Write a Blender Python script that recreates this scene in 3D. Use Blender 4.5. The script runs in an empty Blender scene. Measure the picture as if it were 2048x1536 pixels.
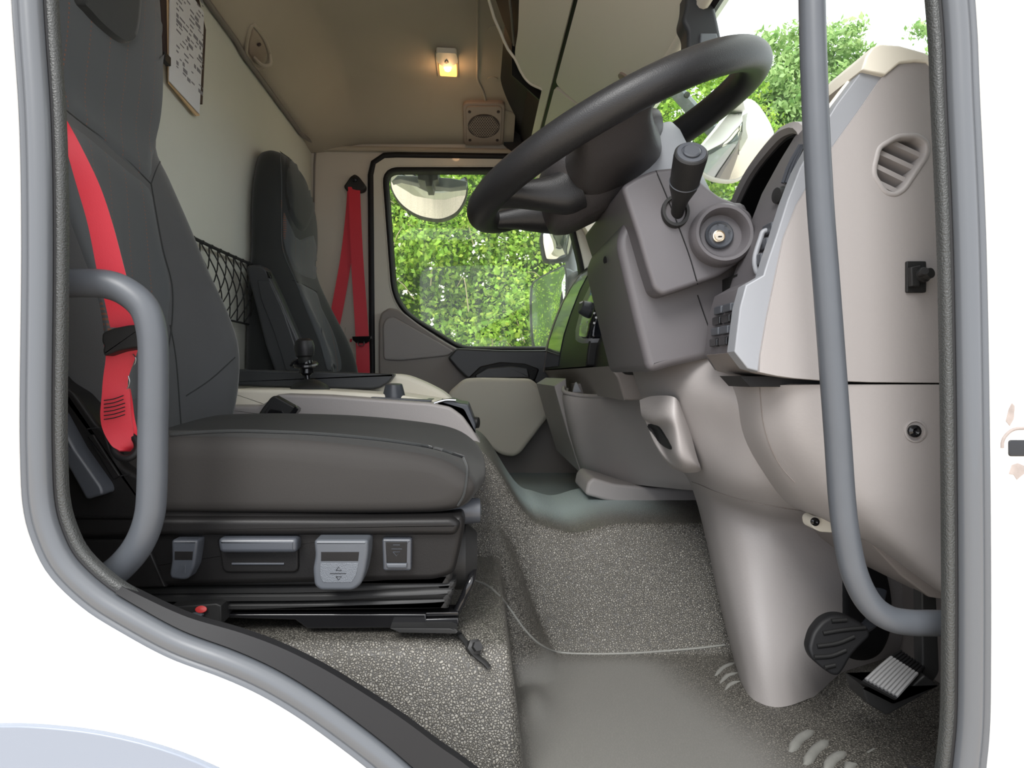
import bpy, bmesh, math, random
import numpy as np
from mathutils import Vector, Matrix
from mathutils.bvhtree import BVHTree
from mathutils.geometry import tessellate_polygon

# ---------------------------------------------------------------- camera, light, exposure
SC = bpy.context.scene
CZ = 1.65                      # camera height above the yard
F, VX, VY = 1400.0, 955.0, 750.0
cam = bpy.data.cameras.new('camera'); camo = bpy.data.objects.new('camera', cam)
SC.collection.objects.link(camo); SC.camera = camo
camo.location = (0, 0, CZ); camo.rotation_euler = (math.pi/2, 0, 0)
cam.sensor_width = 36; cam.lens = 36*F/2048; cam.clip_start = .02; cam.clip_end = 200
cam.shift_x = (1024-VX)/2048; cam.shift_y = (VY-768)/2048

SC.view_settings.view_transform = 'Standard'; SC.view_settings.look = 'None'
SC.view_settings.gamma = 1; SC.view_settings.use_curve_mapping = False
SC.view_settings.exposure = 1.4
SC.cycles.max_bounces = 10; SC.cycles.diffuse_bounces = 6; SC.cycles.glossy_bounces = 4
SC.cycles.transparent_max_bounces = 12; SC.cycles.use_denoising = True
SC.cycles.sample_clamp_indirect = 4

wd = bpy.data.worlds.new('overcast_sky'); SC.world = wd; wd.use_nodes = True
wn = wd.node_tree; wn.nodes.clear()
wo = wn.nodes.new('ShaderNodeOutputWorld'); wb = wn.nodes.new('ShaderNodeBackground')
wt = wn.nodes.new('ShaderNodeTexCoord'); wx = wn.nodes.new('ShaderNodeSeparateXYZ'); wr = wn.nodes.new('ShaderNodeValToRGB')
wn.links.new(wt.outputs['Generated'], wx.inputs[0]); wn.links.new(wx.outputs['Z'], wr.inputs[0])
wr.color_ramp.elements[0].position = 0.0; wr.color_ramp.elements[0].color = (.86, .90, .98, 1)
wr.color_ramp.elements[1].position = .8; wr.color_ramp.elements[1].color = (1, 1, 1, 1)
wn.links.new(wr.outputs[0], wb.inputs[0]); wb.inputs[1].default_value = 1.0
wn.links.new(wb.outputs[0], wo.inputs[0])

sl = bpy.data.lights.new('sun', 'SUN'); slo = bpy.data.objects.new('sun', sl); SC.collection.objects.link(slo)
sl.energy = 1.3; sl.angle = math.radians(25); sl.color = (1, .985, .96)
slo.rotation_euler = (math.radians(47), 0, math.radians(-18))
SUN = slo

# ---------------------------------------------------------------- helpers
COL = SC.collection
ORG = {}        # world origin of every object made
BV = {}
def W(px, py, Y): return Vector(((px-VX)*Y/F, Y, CZ-(py-VY)*Y/F))
def R(x, y, z): return Vector((x, y, z+CZ))
def onX(px, py, X):
    Y = F*X/(px-VX); return W(px, py, Y)

def mk(name, verts, faces, mat, parent=None, smooth=True, ang=35, wn_=False, mats=None):
    verts = [Vector(v) for v in verts]
    lo = Vector((min(v[i] for v in verts) for i in range(3))); hi = Vector((max(v[i] for v in verts) for i in range(3)))
    c = (lo+hi)/2
    me = bpy.data.meshes.new(name)
    me.from_pydata([v-c for v in verts], [], faces)
    me.materials.append(mat)
    for m in (mats or []): me.materials.append(m)
    bm = bmesh.new(); bm.from_mesh(me); bmesh.ops.recalc_face_normals(bm, faces=bm.faces)
    bm.to_mesh(me); bm.free()
    if smooth:
        me.polygons.foreach_set('use_smooth', [True]*len(me.polygons))
        me.set_sharp_from_angle(angle=math.radians(ang))
    o = bpy.data.objects.new(name, me); COL.objects.link(o)
    if parent: o.parent = parent
    o.location = c - (ORG[parent.name] if parent else Vector((0, 0, 0)))
    ORG[o.name] = c
    if wn_:
        w = o.modifiers.new('wn', 'WEIGHTED_NORMAL'); w.keep_sharp = True
    return o
def thing(name, label, cat, loc, group=None):
    o = bpy.data.objects.new(name, None); COL.objects.link(o); o.location = loc; ORG[o.name] = Vector(loc)
    o.empty_display_size = .05
    o['label'] = label; o['category'] = cat
    if group: o['group'] = group
    return o
def tag(o, label, cat, group=None, kind=None):
    o['label'] = label; o['category'] = cat
    if group: o['group'] = group
    if kind: o['kind'] = kind
    return o
def struct(o, label=None):
    o['kind'] = 'structure'
    if label: o['label'] = label
    return o
def sempty(name, loc, label=None):
    o = bpy.data.objects.new(name, None); COL.objects.link(o); o.location = loc; ORG[o.name] = Vector(loc)
    o['kind'] = 'structure'
    if label: o['label'] = label
    return o

def cr(P, n, closed=False):
    """Catmull-Rom resample to n points per segment."""
    P = np.array([list(p) for p in P], float); m = len(P); out = []
    segs = m if closed else m-1
    for i in range(segs):
        p1, p2 = P[i], P[(i+1) % m]
        p0 = P[(i-1) % m] if (closed or i > 0) else 2*p1-p2
        p3 = P[(i+2) % m] if (closed or i+2 < m) else 2*p2-p1
        for k in range(n):
            t = k/n
            out.append(.5*((2*p1)+(-p0+p2)*t+(2*p0-5*p1+4*p2-p3)*t*t+(-p0+3*p1-3*p2+p3)*t**3))
    if not closed: out.append(P[-1])
    return np.array(out)
def evenly(P, n, closed=True):
    P = np.array([list(p) for p in P], float)
    Q = np.vstack([P, P[:1]]) if closed else P
    d = np.r_[0, np.cumsum(np.linalg.norm(np.diff(Q, axis=0), axis=1))]
    s = np.linspace(0, d[-1], n+1)[:-1] if closed else np.linspace(0, d[-1], n)
    return np.stack([np.interp(s, d, Q[:, k]) for k in range(Q.shape[1])], 1)
def area2(P):
    x, y = P[:, 0], P[:, 1]; return .5*np.sum(x*np.roll(y, -1)-np.roll(x, -1)*y)
def offs(P, d):
    """offset closed 2D polygon inward by d"""
    P = np.array(P, float); sgn = 1 if area2(P) > 0 else -1
    e = np.roll(P, -1, 0)-P; e /= np.maximum(np.linalg.norm(e, axis=1, keepdims=True), 1e-9)
    n = np.stack([-e[:, 1], e[:, 0]], 1)*sgn
    np_ = np.roll(n, 1, 0); b = n+np_; l = np.linalg.norm(b, axis=1, keepdims=True); b /= np.maximum(l, 1e-6)
    c = np.maximum(np.sum(b*n, axis=1, keepdims=True), .5)
    return P+b*d/c
def rnd(pts, r, n=4):
    """round the corners of a closed 2D polygon; r scalar or list"""
    P = [Vector(p) for p in pts]; m = len(P); out = []
    for i in range(m):
        a, b, c = P[i-1], P[i], P[(i+1) % m]; ri = r[i] if isinstance(r, (list, tuple)) else r
        u, v = a-b, c-b
        ri = min(ri, u.length*.45, v.length*.45)
        if ri <= 0: out.append(tuple(b)); continue
        p, q = b+u.normalized()*ri, b+v.normalized()*ri
        for k in range(n+1):
            t = k/n; out.append(tuple((1-t)**2*p+2*t*(1-t)*b+t*t*q))
    return out
def slab(name, P2, y0, y1, fr, mat, parent=None, r=.004, seg=3, rb=None, taper=0, **kw):
    """prism: P2 2D outline, depth y0..y1 along third axis, rounded rims; fr(a,b,c)->world"""
    P = np.array([list(p)[:2] for p in P2], float); rb = r if rb is None else rb
    rings = []
    for k in range(seg+1):
        a = math.pi/2*k/seg if r > 0 else math.pi/2
        if r <= 0 and k: break
        rings.append((offs(P, r*(1-math.sin(a))), y0+r*(1-math.cos(a))))
    for k in range(seg+1):
        a = math.pi/2*(1-k/seg) if rb > 0 else math.pi/2
        if rb <= 0 and k: break
        rings.append((offs(P, rb*(1-math.sin(a))+taper), y1-rb*(1-math.cos(a))))
    n = len(P); V = []; Fc = []
    for q, y in rings: V += [fr(a, b, y) for a, b in q]
    for k in range(len(rings)-1):
        for i in range(n):
            j = (i+1) % n; Fc.append((k*n+i, k*n+j, (k+1)*n+j, (k+1)*n+i))
    Fc.append(tuple(range(n))[::-1]); Fc.append(tuple((len(rings)-1)*n+i for i in range(n)))
    return mk(name, V, Fc, mat, parent, wn_=kw.get('wn', True), ang=kw.get('ang', 40))
FXZ = lambda a, b, c: Vector((a, c, b))
def pxz(pts, Y): return [((x-VX)*Y/F, CZ-(y-VY)*Y/F) for x, y in pts]
def ext(name, pts, Y0, Y1, mat, parent=None, r=.004, sm=0, rd=0, **kw):
    """outline given in photo pixels at depth Y0, extruded straight back to Y1 (true prism)"""
    P = pxz(pts, Y0)
    if rd: P = rnd(P, rd); r = min(r, rd*.9 if not isinstance(rd, (list, tuple)) else r)
    if sm: P = [tuple(p) for p in cr(P, sm, True)]
    return slab(name, P, Y0, Y1, FXZ, mat, parent, r, **kw)
def plate(name, outer, holes, y0, y1, mat, parent=None, fr=FXZ, **kw):
    loops = [outer]+list(holes)
    flat = [Vector((p[0], p[1], 0)) for L in loops for p in L]
    tri = tessellate_polygon([[Vector((p[0], p[1], 0)) for p in L] for L in loops])
    n = len(flat)
    V = [fr(p.x, p.y, y0) for p in flat]+[fr(p.x, p.y, y1) for p in flat]
    Fc = [tuple(t) for t in tri]+[tuple(n+i for i in t)[::-1] for t in tri]
    s = 0
    for L in loops:
        m = len(L)
        for i in range(m): a, b = s+i, s+(i+1) % m; Fc.append((a, b, n+b, n+a))
        s += m
    return mk(name, V, Fc, mat, parent, **kw)
def tube(name, pts, r, mat, parent=None, seg=10, sm=6, closed=False, flat=1.0, up=None, caps=True):
    P = cr(pts, sm, closed) if sm > 1 else np.array([list(p) for p in pts], float)
    n = len(P)
    if hasattr(r, '__len__'):
        rr = cr([[x] for x in r], sm, closed)[:, 0] if sm > 1 else list(r)
    else: rr = [r]*n
    V = []; Fc = []; N = None
    for i in range(n):
        if closed: t = P[(i+1) % n]-P[i-1]
        else: t = P[min(i+1, n-1)]-P[max(i-1, 0)]
        t = Vector(t).normalized()
        if up is not None: N = Vector(up)-t*Vector(up).dot(t)
        elif N is None:
            a = Vector((0, 0, 1)) if abs(t.z) < .9 else Vector((1, 0, 0)); N = a-t*a.dot(t)
        else: N = N-t*N.dot(t)
        N.normalize(); B = t.cross(N)
        for k in range(seg):
            a = 2*math.pi*k/seg
            V.append(Vector(P[i])+N*math.cos(a)*rr[i]*flat+B*math.sin(a)*rr[i])
    m = n if closed else n-1
    for i in range(m):
        for k in range(seg):
            a, b = i*seg+k, i*seg+(k+1) % seg; c, d = ((i+1) % n)*seg+(k+1) % seg, ((i+1) % n)*seg+k
            Fc.append((a, b, c, d))
    if not closed and caps:
        Fc.append(tuple(range(seg))[::-1]); Fc.append(tuple((n-1)*seg+k for k in range(seg)))
    return mk(name, V, Fc, mat, parent, ang=50)
def loft(name, rings, mat, parent=None, sr=4, sc=4, caps=True, cr_closed=True, **kw):
    """closed rings (each list of world points, same count) smoothed both ways"""
    A = [cr(r, sc, True) if sc > 1 else np.array([list(p) for p in r], float) for r in rings]
    A = np.array(A); m, n, _ = A.shape
    if sr > 1: B = cr(A.reshape(m, -1), sr).reshape(-1, n, 3)
    else: B = A
    m = len(B); V = [Vector(p) for r in B for p in r]; Fc = []
    for i in range(m-1):
        for k in range(n):
            Fc.append((i*n+k, i*n+(k+1) % n, (i+1)*n+(k+1) % n, (i+1)*n+k))
    if caps: Fc.append(tuple(range(n))[::-1]); Fc.append(tuple((m-1)*n+k for k in range(n)))
    return mk(name, V, Fc, mat, parent, ang=kw.get('ang', 60))
def surf(name, rows, mat, parent=None, s=5, thick=.004, **kw):
    A = np.array([[list(p) for p in r] for r in rows], float); m, n, _ = A.shape
    B = cr(A.reshape(m, -1), s).reshape(-1, n, 3)
    C = np.array([cr(r, s) for r in B]); m, n, _ = C.shape
    # normals, facing the camera side
    du = np.gradient(C, axis=0); dv = np.gradient(C, axis=1); N = np.cross(du, dv)
    N /= np.maximum(np.linalg.norm(N, axis=2, keepdims=True), 1e-12)
    mid = N[m//2, n//2]; view = np.array([0, 0, CZ])-C[m//2, n//2]
    if mid.dot(view) < 0: N = -N
    D = C-N*thick
    V = [Vector(p) for p in C.reshape(-1, 3)]+[Vector(p) for p in D.reshape(-1, 3)]; T = m*n; Fc = []
    for i in range(m-1):
        for j in range(n-1):
            a, b, c, d = i*n+j, i*n+j+1, (i+1)*n+j+1, (i+1)*n+j
            Fc.append((a, b, c, d)); Fc.append((T+d, T+c, T+b, T+a))
    def edge(a, b): Fc.append((a, T+a, T+b, b))
    for j in range(n-1): edge(j, j+1); edge((m-1)*n+j+1, (m-1)*n+j)
    for i in range(m-1): edge((i+1)*n, i*n); edge(i*n+n-1, (i+1)*n+n-1)
    return mk(name, V, Fc, mat, parent, ang=50)
def frame_to(c, axis, upv=(0, 0, 1)):
    w = Vector(axis).normalized(); u = Vector(upv).cross(w)
    if u.length < 1e-4: u = Vector((1, 0, 0))
    u.normalize(); v = w.cross(u); c = Vector(c)
    return lambda a, b, d: c+u*a+v*b+w*d
def lathe(name, prof, c, axis, mat, parent=None, seg=28, ang=35, sx=1, sy=1):
    """prof: (radius, dist along axis)"""
    f = frame_to(c, axis); V = []; Fc = []
    for r, d in prof:
        for k in range(seg):
            a = 2*math.pi*k/seg; V.append(f(math.cos(a)*r*sx, math.sin(a)*r*sy, d))
    n = len(prof)
    for i in range(n-1):
        for k in range(seg):
            Fc.append((i*seg+k, i*seg+(k+1) % seg, (i+1)*seg+(k+1) % seg, (i+1)*seg+k))
    Fc.append(tuple(range(seg))[::-1]); Fc.append(tuple((n-1)*seg+k for k in range(seg)))
    return mk(name, V, Fc, mat, parent, ang=ang)
def bvh(o):
    if o.name not in BV:
        me = o.data; c = ORG[o.name]
        BV[o.name] = BVHTree.FromPolygons([v.co+c for v in me.vertices], [tuple(p.vertices) for p in me.polygons])
    return BV[o.name]
EYE = Vector((0, 0, CZ))
def hit(objs, px, py, lift=0, dy=3.0):
    d = (W(px, py, 1)-EYE).normalized(); best = None
    for o in (objs if isinstance(objs, (list, tuple)) else [objs]):
        l, nn, i, ds = bvh(o).ray_cast(EYE, d)
        if l and (best is None or ds < best[2]): best = (l, nn, ds)
    if not best: return None, None
    l, nn, ds = best
    if nn.dot(d) > 0: nn = -nn
    return l+nn*lift, nn
def on_line(objs, pts, lift=.0004, step=8):
    out = []; P = evenly(pts, max(2, int(sum((Vector(pts[i+1])-Vector(pts[i])).length for i in range(len(pts)-1))/step)), False)
    for x, y in P:
        l, n = hit(objs, x, y, lift)
        if l: out.append(l)
    return out
def seam(name, objs, pts, r, mat, parent, lift=.0003):
    P = on_line(objs, [tuple(p) for p in cr(pts, 6)], lift)
    if len(P) > 1: return tube(name, P, r, mat, parent, seg=6, sm=1)
def drape(name, objs, outline, mat, parent, lift=.0015, step=9, sm=0):
    """thin pad whose outline (photo pixels) lies on the surface of objs"""
    O = [tuple(p) for p in cr(outline, sm, True)] if sm else outline
    A = np.array(O); x0, y0 = A.min(0); x1, y1 = A.max(0); 
    bm = bmesh.new()
    nx, ny = max(2, int((x1-x0)/step)), max(2, int((y1-y0)/step))
    c = A.mean(0)
    B = evenly(O, 72); rings = 9
    V = []; Fc = []
    for k in range(rings+1):
        t = 1-k/rings
        for x, y in B:
            px, py = c[0]+(x-c[0])*t, c[1]+(y-c[1])*t
            l, n = hit(objs, px, py, lift if k else -.001)
            V.append(l)
    m = len(B)
    ok = [i for i, v in enumerate(V) if v]
    for k in range(rings):
        for i in range(m):
            f = (k*m+i, k*m+(i+1) % m, (k+1)*m+(i+1) % m, (k+1)*m+i)
            if all(V[j] for j in f): Fc.append(f)
    used = sorted({j for f in Fc for j in f}); mp = {j: i for i, j in enumerate(used)}
    return mk(name, [V[j] for j in used], [tuple(mp[j] for j in f) for f in Fc], mat, parent, ang=60)
def box(name, c, s, mat, parent=None, r=.002, rot=None):
    """rounded box, centre c, full size s; rot = Matrix or None"""
    M = rot if rot is not None else Matrix.Identity(3); c = Vector(c)
    hx, hy, hz = s[0]/2, s[1]/2, s[2]/2
    P = rnd([(-hx, -hz), (hx, -hz), (hx, hz), (-hx, hz)], r, 3) if r > 0 else [(-hx, -hz), (hx, -hz), (hx, hz), (-hx, hz)]
    return slab(name, P, -hy, hy, lambda a, b, d: c+M@Vector((a, d, b)), mat, parent, min(r, hy*.6))
def ribbon(name, L, Rr, mat, parent=None, th=.0012, s=6):
    """webbing between left edge L and right edge Rr (world points)"""
    A = cr(L, s); B = cr(Rr, s); n = len(A); V = []; Fc = []; K = 4
    for i in range(n):
        t = Vector(A[min(i+1, n-1)]-A[max(i-1, 0)]); w = Vector(B[i]-A[i]); N = t.cross(w).normalized()
        for k in range(K+1):
            V.append(Vector(A[i])+w*k/K+N*th)
        for k in range(K, -1, -1):
            V.append(Vector(A[i])+w*k/K-N*th)
    m = 2*K+2
    for i in range(n-1):
        for k in range(m): Fc.append((i*m+k, i*m+(k+1) % m, (i+1)*m+(k+1) % m, (i+1)*m+k))
    Fc.append(tuple(range(m))[::-1]); Fc.append(tuple((n-1)*m+k for k in range(m)))
    return mk(name, V, Fc, mat, parent, ang=40)

# ---------------------------------------------------------------- materials
MT = {}
def mat(name, col, rough=.5, metal=0, bump=None, spec=.5, mottle=None, coat=0, emit=None, trans=None, alpha=None, sheen=0):
    m = bpy.data.materials.new(name); m.use_nodes = True; nt = m.node_tree; b = nt.nodes['Principled BSDF']
    b.inputs['Base Color'].default_value = (*col, 1); b.inputs['Roughness'].default_value = rough
    b.inputs['Metallic'].default_value = metal; b.inputs['Specular IOR Level'].default_value = spec
    b.inputs['Coat Weight'].default_value = coat
    if sheen: b.inputs['Sheen Weight'].default_value = sheen; b.inputs['Sheen Roughness'].default_value = .4
    if emit: b.inputs['Emission Color'].default_value = (*emit[0], 1); b.inputs['Emission Strength'].default_value = emit[1]
    tc = nt.nodes.new('ShaderNodeTexCoord')
    gm = nt.nodes.new('ShaderNodeNewGeometry')
    if mottle:   # (scale, amount, detail)
        n = nt.nodes.new('ShaderNodeTexNoise'); n.inputs['Scale'].default_value = mottle[0]; n.inputs['Detail'].default_value = 5
        nt.links.new(gm.outputs['Position'], n.inputs['Vector'])
        mx = nt.nodes.new('ShaderNodeMix'); mx.data_type = 'RGBA'
        mx.inputs[6].default_value = (*[c*(1-mottle[1]) for c in col], 1)
        mx.inputs[7].default_value = (*[min(1, c*(1+mottle[1])) for c in col], 1)
        nt.links.new(n.outputs['Fac'], mx.inputs[0]); nt.links.new(mx.outputs[2], b.inputs['Base Color'])
    if bump:     # (kind, scale, strength, distance)
        kind, s, st, ds = bump
        if kind == 'voro':
            n = nt.nodes.new('ShaderNodeTexVoronoi'); n.feature = 'SMOOTH_F1'; n.inputs['Scale'].default_value = s; outp = n.outputs['Distance']
        else:
            n = nt.nodes.new('ShaderNodeTexNoise'); n.inputs['Scale'].default_value = s; n.inputs['Detail'].default_value = 3; outp = n.outputs['Fac']
        nt.links.new(gm.outputs['Position'], n.inputs['Vector'])
        bp = nt.nodes.new('ShaderNodeBump'); bp.inputs['Strength'].default_value = st; bp.inputs['Distance'].default_value = ds
        bp.invert = kind == 'voro'
        nt.links.new(outp, bp.inputs['Height']); nt.links.new(bp.outputs[0], b.inputs['Normal'])
    MT[name] = m; return m
M = MT
mat('white_paint', (.80, .80, .78), .35, coat=.3, mottle=(3, .02))
mat('cream_paint', (.60, .585, .51), .35, coat=.3)
mat('rubber', (.045, .047, .05), .38, bump=('noise', 300, .15, .0005))
mat('rubber_black', (.011, .011, .012), .55, spec=.3)
mat('grained_black', (.035, .037, .036), .45, bump=('voro', 620, .7, .0009))
mat('trim_black', (.016, .016, .016), .5, spec=.35, bump=('noise', 900, .25, .0004))
mat('seal_grey', (.085, .092, .102), .3, coat=.15)
mat('taupe', (.305, .285, .278), .5, bump=('noise', 260, .25, .0008), mottle=(4, .03))
mat('taupe_dark', (.17, .15, .14), .5, bump=('noise', 260, .2, .0008))
mat('beige', (.72, .68, .58), .5, bump=('noise', 300, .15, .0006))
mat('armrest_grey', (.032, .034, .037), .4, bump=('noise', 500, .12, .0004))
mat('beige_brightened', (.84, .79, .68), .5, bump=('noise', 300, .12, .0005))  # beige lightened for the overhead unit, offsets the dim light there
mat('cool_grey', (.24, .25, .27), .45, bump=('noise', 500, .12, .0004))
mat('column_grey', (.095, .089, .095), .45, bump=('noise', 500, .2, .0004))
mat('black_plastic', (.010, .0095, .0095), .42, spec=.22, bump=('noise', 700, .3, .0004))
mat('black_gloss', (.008, .008, .009), .12)
mat('lever_grey', (.05, .055, .065), .35, bump=('noise', 900, .2, .0003))
mat('wheel_leather', (.015, .015, .016), .42, spec=.35, bump=('voro', 900, .35, .0006))
mat('pad_grey', (.042, .039, .040), .45, spec=.35, bump=('voro', 800, .4, .0006))
mat('rail_paint', (.070, .077, .088), .4, spec=.4, mottle=(30, .08), bump=('noise', 400, .1, .0003))
mat('cloth', (.058, .060, .062), .9, bump=('noise', 1400, .5, .0006), sheen=.25, mottle=(9, .12))
mat('cushion_cloth_dimmed', (.030, .030, .029), .9, spec=.25, bump=('noise', 1400, .5, .0006), sheen=.05, mottle=(9, .12))  # seat cloth darkened for the cushion, offsets strong light from the sky
mat('cloth_side', (.030, .028, .0265), .7, spec=.2, bump=('noise', 500, .2, .0005), mottle=(7, .12))
mat('cloth_dark', (.02, .022, .022), .85, bump=('noise', 1400, .5, .0006), sheen=.2)
mat('red_web', (.55, .012, .03), .5, sheen=.3, bump=('noise', 900, .3, .0004))
mat('thread_black', (.01, .01, .01), .8)
mat('chrome', (.75, .75, .75), .15, metal=1)
mat('steel_dull', (.25, .25, .24), .35, metal=1)
mat('brass', (.70, .62, .50), .25, metal=1)
mat('rib_silver', (.26, .26, .26), .35)
mat('mirror_glass', (.92, .93, .92), .02, metal=1)
mat('plastic_black_ext', (.03, .033, .037), .5)
mat('plastic_grey_ext', (.16, .18, .20), .45)
mat('red_dot', (.35, .008, .008), .5)
mat('board_brown', (.035, .02, .02), .6)
mat('card', (.60, .42, .24), .7)
mat('gravel', (.62, .53, .43), .9, mottle=(25, .35), bump=('noise', 60, 1, .02))
mat('bark', (.16, .12, .08), .9)
mat('stem', (.42, .36, .22), .8)
mat('petal', (.85, .82, .80), .7)
mat('lamp_cover', (.42, .37, .29), .5)
mat('lamp_amber', (.8, .4, .1), .4, emit=((1, .42, .10), .9))
mat('lamp_bulb', (1, .8, .5), .4, emit=((1, .72, .38), 9))
mat('screen_black', (.006, .007, .01), .1)
mat('white_mark', (.6, .6, .62), .5)
mat('blue_mark', (.02, .15, .7), .5)
mat('green_gloss', (.05, .05, .05), .08)
mat('headliner', (.40, .35, .275), .95, mottle=(3, .10), bump=('noise', 700, .6, .001), sheen=.2)
mat('wall_cloth', (.56, .565, .50), .95, mottle=(2.5, .08), bump=('noise', 700, .5, .001))
mat('pillar_plastic', (.52, .48, .42), .6, bump=('noise', 300, .1, .0004))
mat('speaker_brown', (.30, .235, .19), .5, bump=('noise', 300, .2, .0006))
mat('glove_grey', (.24, .215, .20), .5, bump=('noise', 300, .15, .0005))
mat('fender_grey', (.20, .225, .27), .3)

def m_floor():
    m = mat('floor_vinyl', (.2, .2, .18), .42)
    nt = m.node_tree; b = nt.nodes['Principled BSDF']; L = nt.links
    g = nt.nodes.new('ShaderNodeNewGeometry')
    nz = nt.nodes.new('ShaderNodeTexNoise'); nz.inputs['Scale'].default_value = 120; nz.inputs['Detail'].default_value = 2
    L.new(g.outputs['Position'], nz.inputs['Vector'])
    av = nt.nodes.new('ShaderNodeVectorMath'); av.operation = 'MULTIPLY_ADD'
    L.new(nz.outputs['Color'], av.inputs[0]); av.inputs[1].default_value = (.006,)*3; L.new(g.outputs['Position'], av.inputs[2])
    v = nt.nodes.new('ShaderNodeTexVoronoi'); v.feature = 'DISTANCE_TO_EDGE'; v.inputs['Scale'].default_value = 300
    L.new(av.outputs[0], v.inputs['Vector'])
    rp = nt.nodes.new('ShaderNodeValToRGB'); rp.color_ramp.elements[0].position = .02; rp.color_ramp.elements[1].position = .34
    L.new(v.outputs['Distance'], rp.inputs[0])
    mx = nt.nodes.new('ShaderNodeMix'); mx.data_type = 'RGBA'
    mx.inputs[6].default_value = (.030, .028, .025, 1); mx.inputs[7].default_value = (.225, .213, .185, 1)
    L.new(rp.outputs[0], mx.inputs[0])
    at = nt.nodes.new('ShaderNodeAttribute'); at.attribute_name = 'worn'
    m2 = nt.nodes.new('ShaderNodeMix'); m2.data_type = 'RGBA'; L.new(at.outputs['Fac'], m2.inputs[0]); L.new(mx.outputs[2], m2.inputs[6]); m2.inputs[7].default_value = (.172, .169, .158, 1)
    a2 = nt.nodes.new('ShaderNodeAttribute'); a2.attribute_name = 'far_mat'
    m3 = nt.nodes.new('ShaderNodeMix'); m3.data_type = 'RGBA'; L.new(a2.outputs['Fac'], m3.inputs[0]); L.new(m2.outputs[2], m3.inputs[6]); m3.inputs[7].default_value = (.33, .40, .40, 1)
    L.new(m3.outputs[2], b.inputs['Base Color'])
    iv = nt.nodes.new('ShaderNodeMath'); iv.operation = 'MULTIPLY_ADD'; L.new(at.outputs['Fac'], iv.inputs[0]); iv.inputs[1].default_value = -.75; iv.inputs[2].default_value = .85
    bp = nt.nodes.new('ShaderNodeBump'); L.new(iv.outputs[0], bp.inputs['Strength']); bp.inputs['Distance'].default_value = .0009
    L.new(rp.outputs[0], bp.inputs['Height']); L.new(bp.outputs[0], b.inputs['Normal'])
m_floor()
mat('floor_smooth', (.20, .20, .185), .4, mottle=(5, .15), bump=('voro', 260, .35, .0008))
mat('floor_blue', (.17, .19, .19), .45, mottle=(5, .12), bump=('voro', 300, .4, .0008))
def m_seat():
    m = mat('cloth_dotted', (.062, .068, .073), .9, sheen=.25)
    nt = m.node_tree; b = nt.nodes['Principled BSDF']; L = nt.links
    g = nt.nodes.new('ShaderNodeNewGeometry'); s = nt.nodes.new('ShaderNodeSeparateXYZ'); L.new(g.outputs['Position'], s.inputs[0])
    def mth(op, a, bb):
        n = nt.nodes.new('ShaderNodeMath'); n.operation = op
        for i, q in enumerate((a, bb)):
            if isinstance(q, (int, float)): n.inputs[i].default_value = q
            elif q is not None: L.new(q, n.inputs[i])
        return n.outputs[0]
    fy = mth('FRACT', mth('MULTIPLY', s.outputs['Y'], 19.0), None); fz = mth('FRACT', mth('MULTIPLY', s.outputs['Z'], 150.0), None)
    k = mth('MULTIPLY', mth('LESS_THAN', fy, .05), mth('LESS_THAN', fz, .45))
    mx = nt.nodes.new('ShaderNodeMix'); mx.data_type = 'RGBA'
    mx.inputs[6].default_value = (.062, .068, .073, 1); mx.inputs[7].default_value = (.16, .07, .045, 1)
    L.new(k, mx.inputs[0]); L.new(mx.outputs[2], b.inputs['Base Color'])
    w = nt.nodes.new('ShaderNodeTexNoise'); w.inputs['Scale'].default_value = 1400; L.new(g.outputs['Position'], w.inputs['Vector'])
    bp = nt.nodes.new('ShaderNodeBump'); bp.inputs['Strength'].default_value = .4; bp.inputs['Distance'].default_value = .0005
    L.new(w.outputs['Fac'], bp.inputs['Height']); L.new(bp.outputs[0], b.inputs['Normal'])
m_seat()
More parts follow.
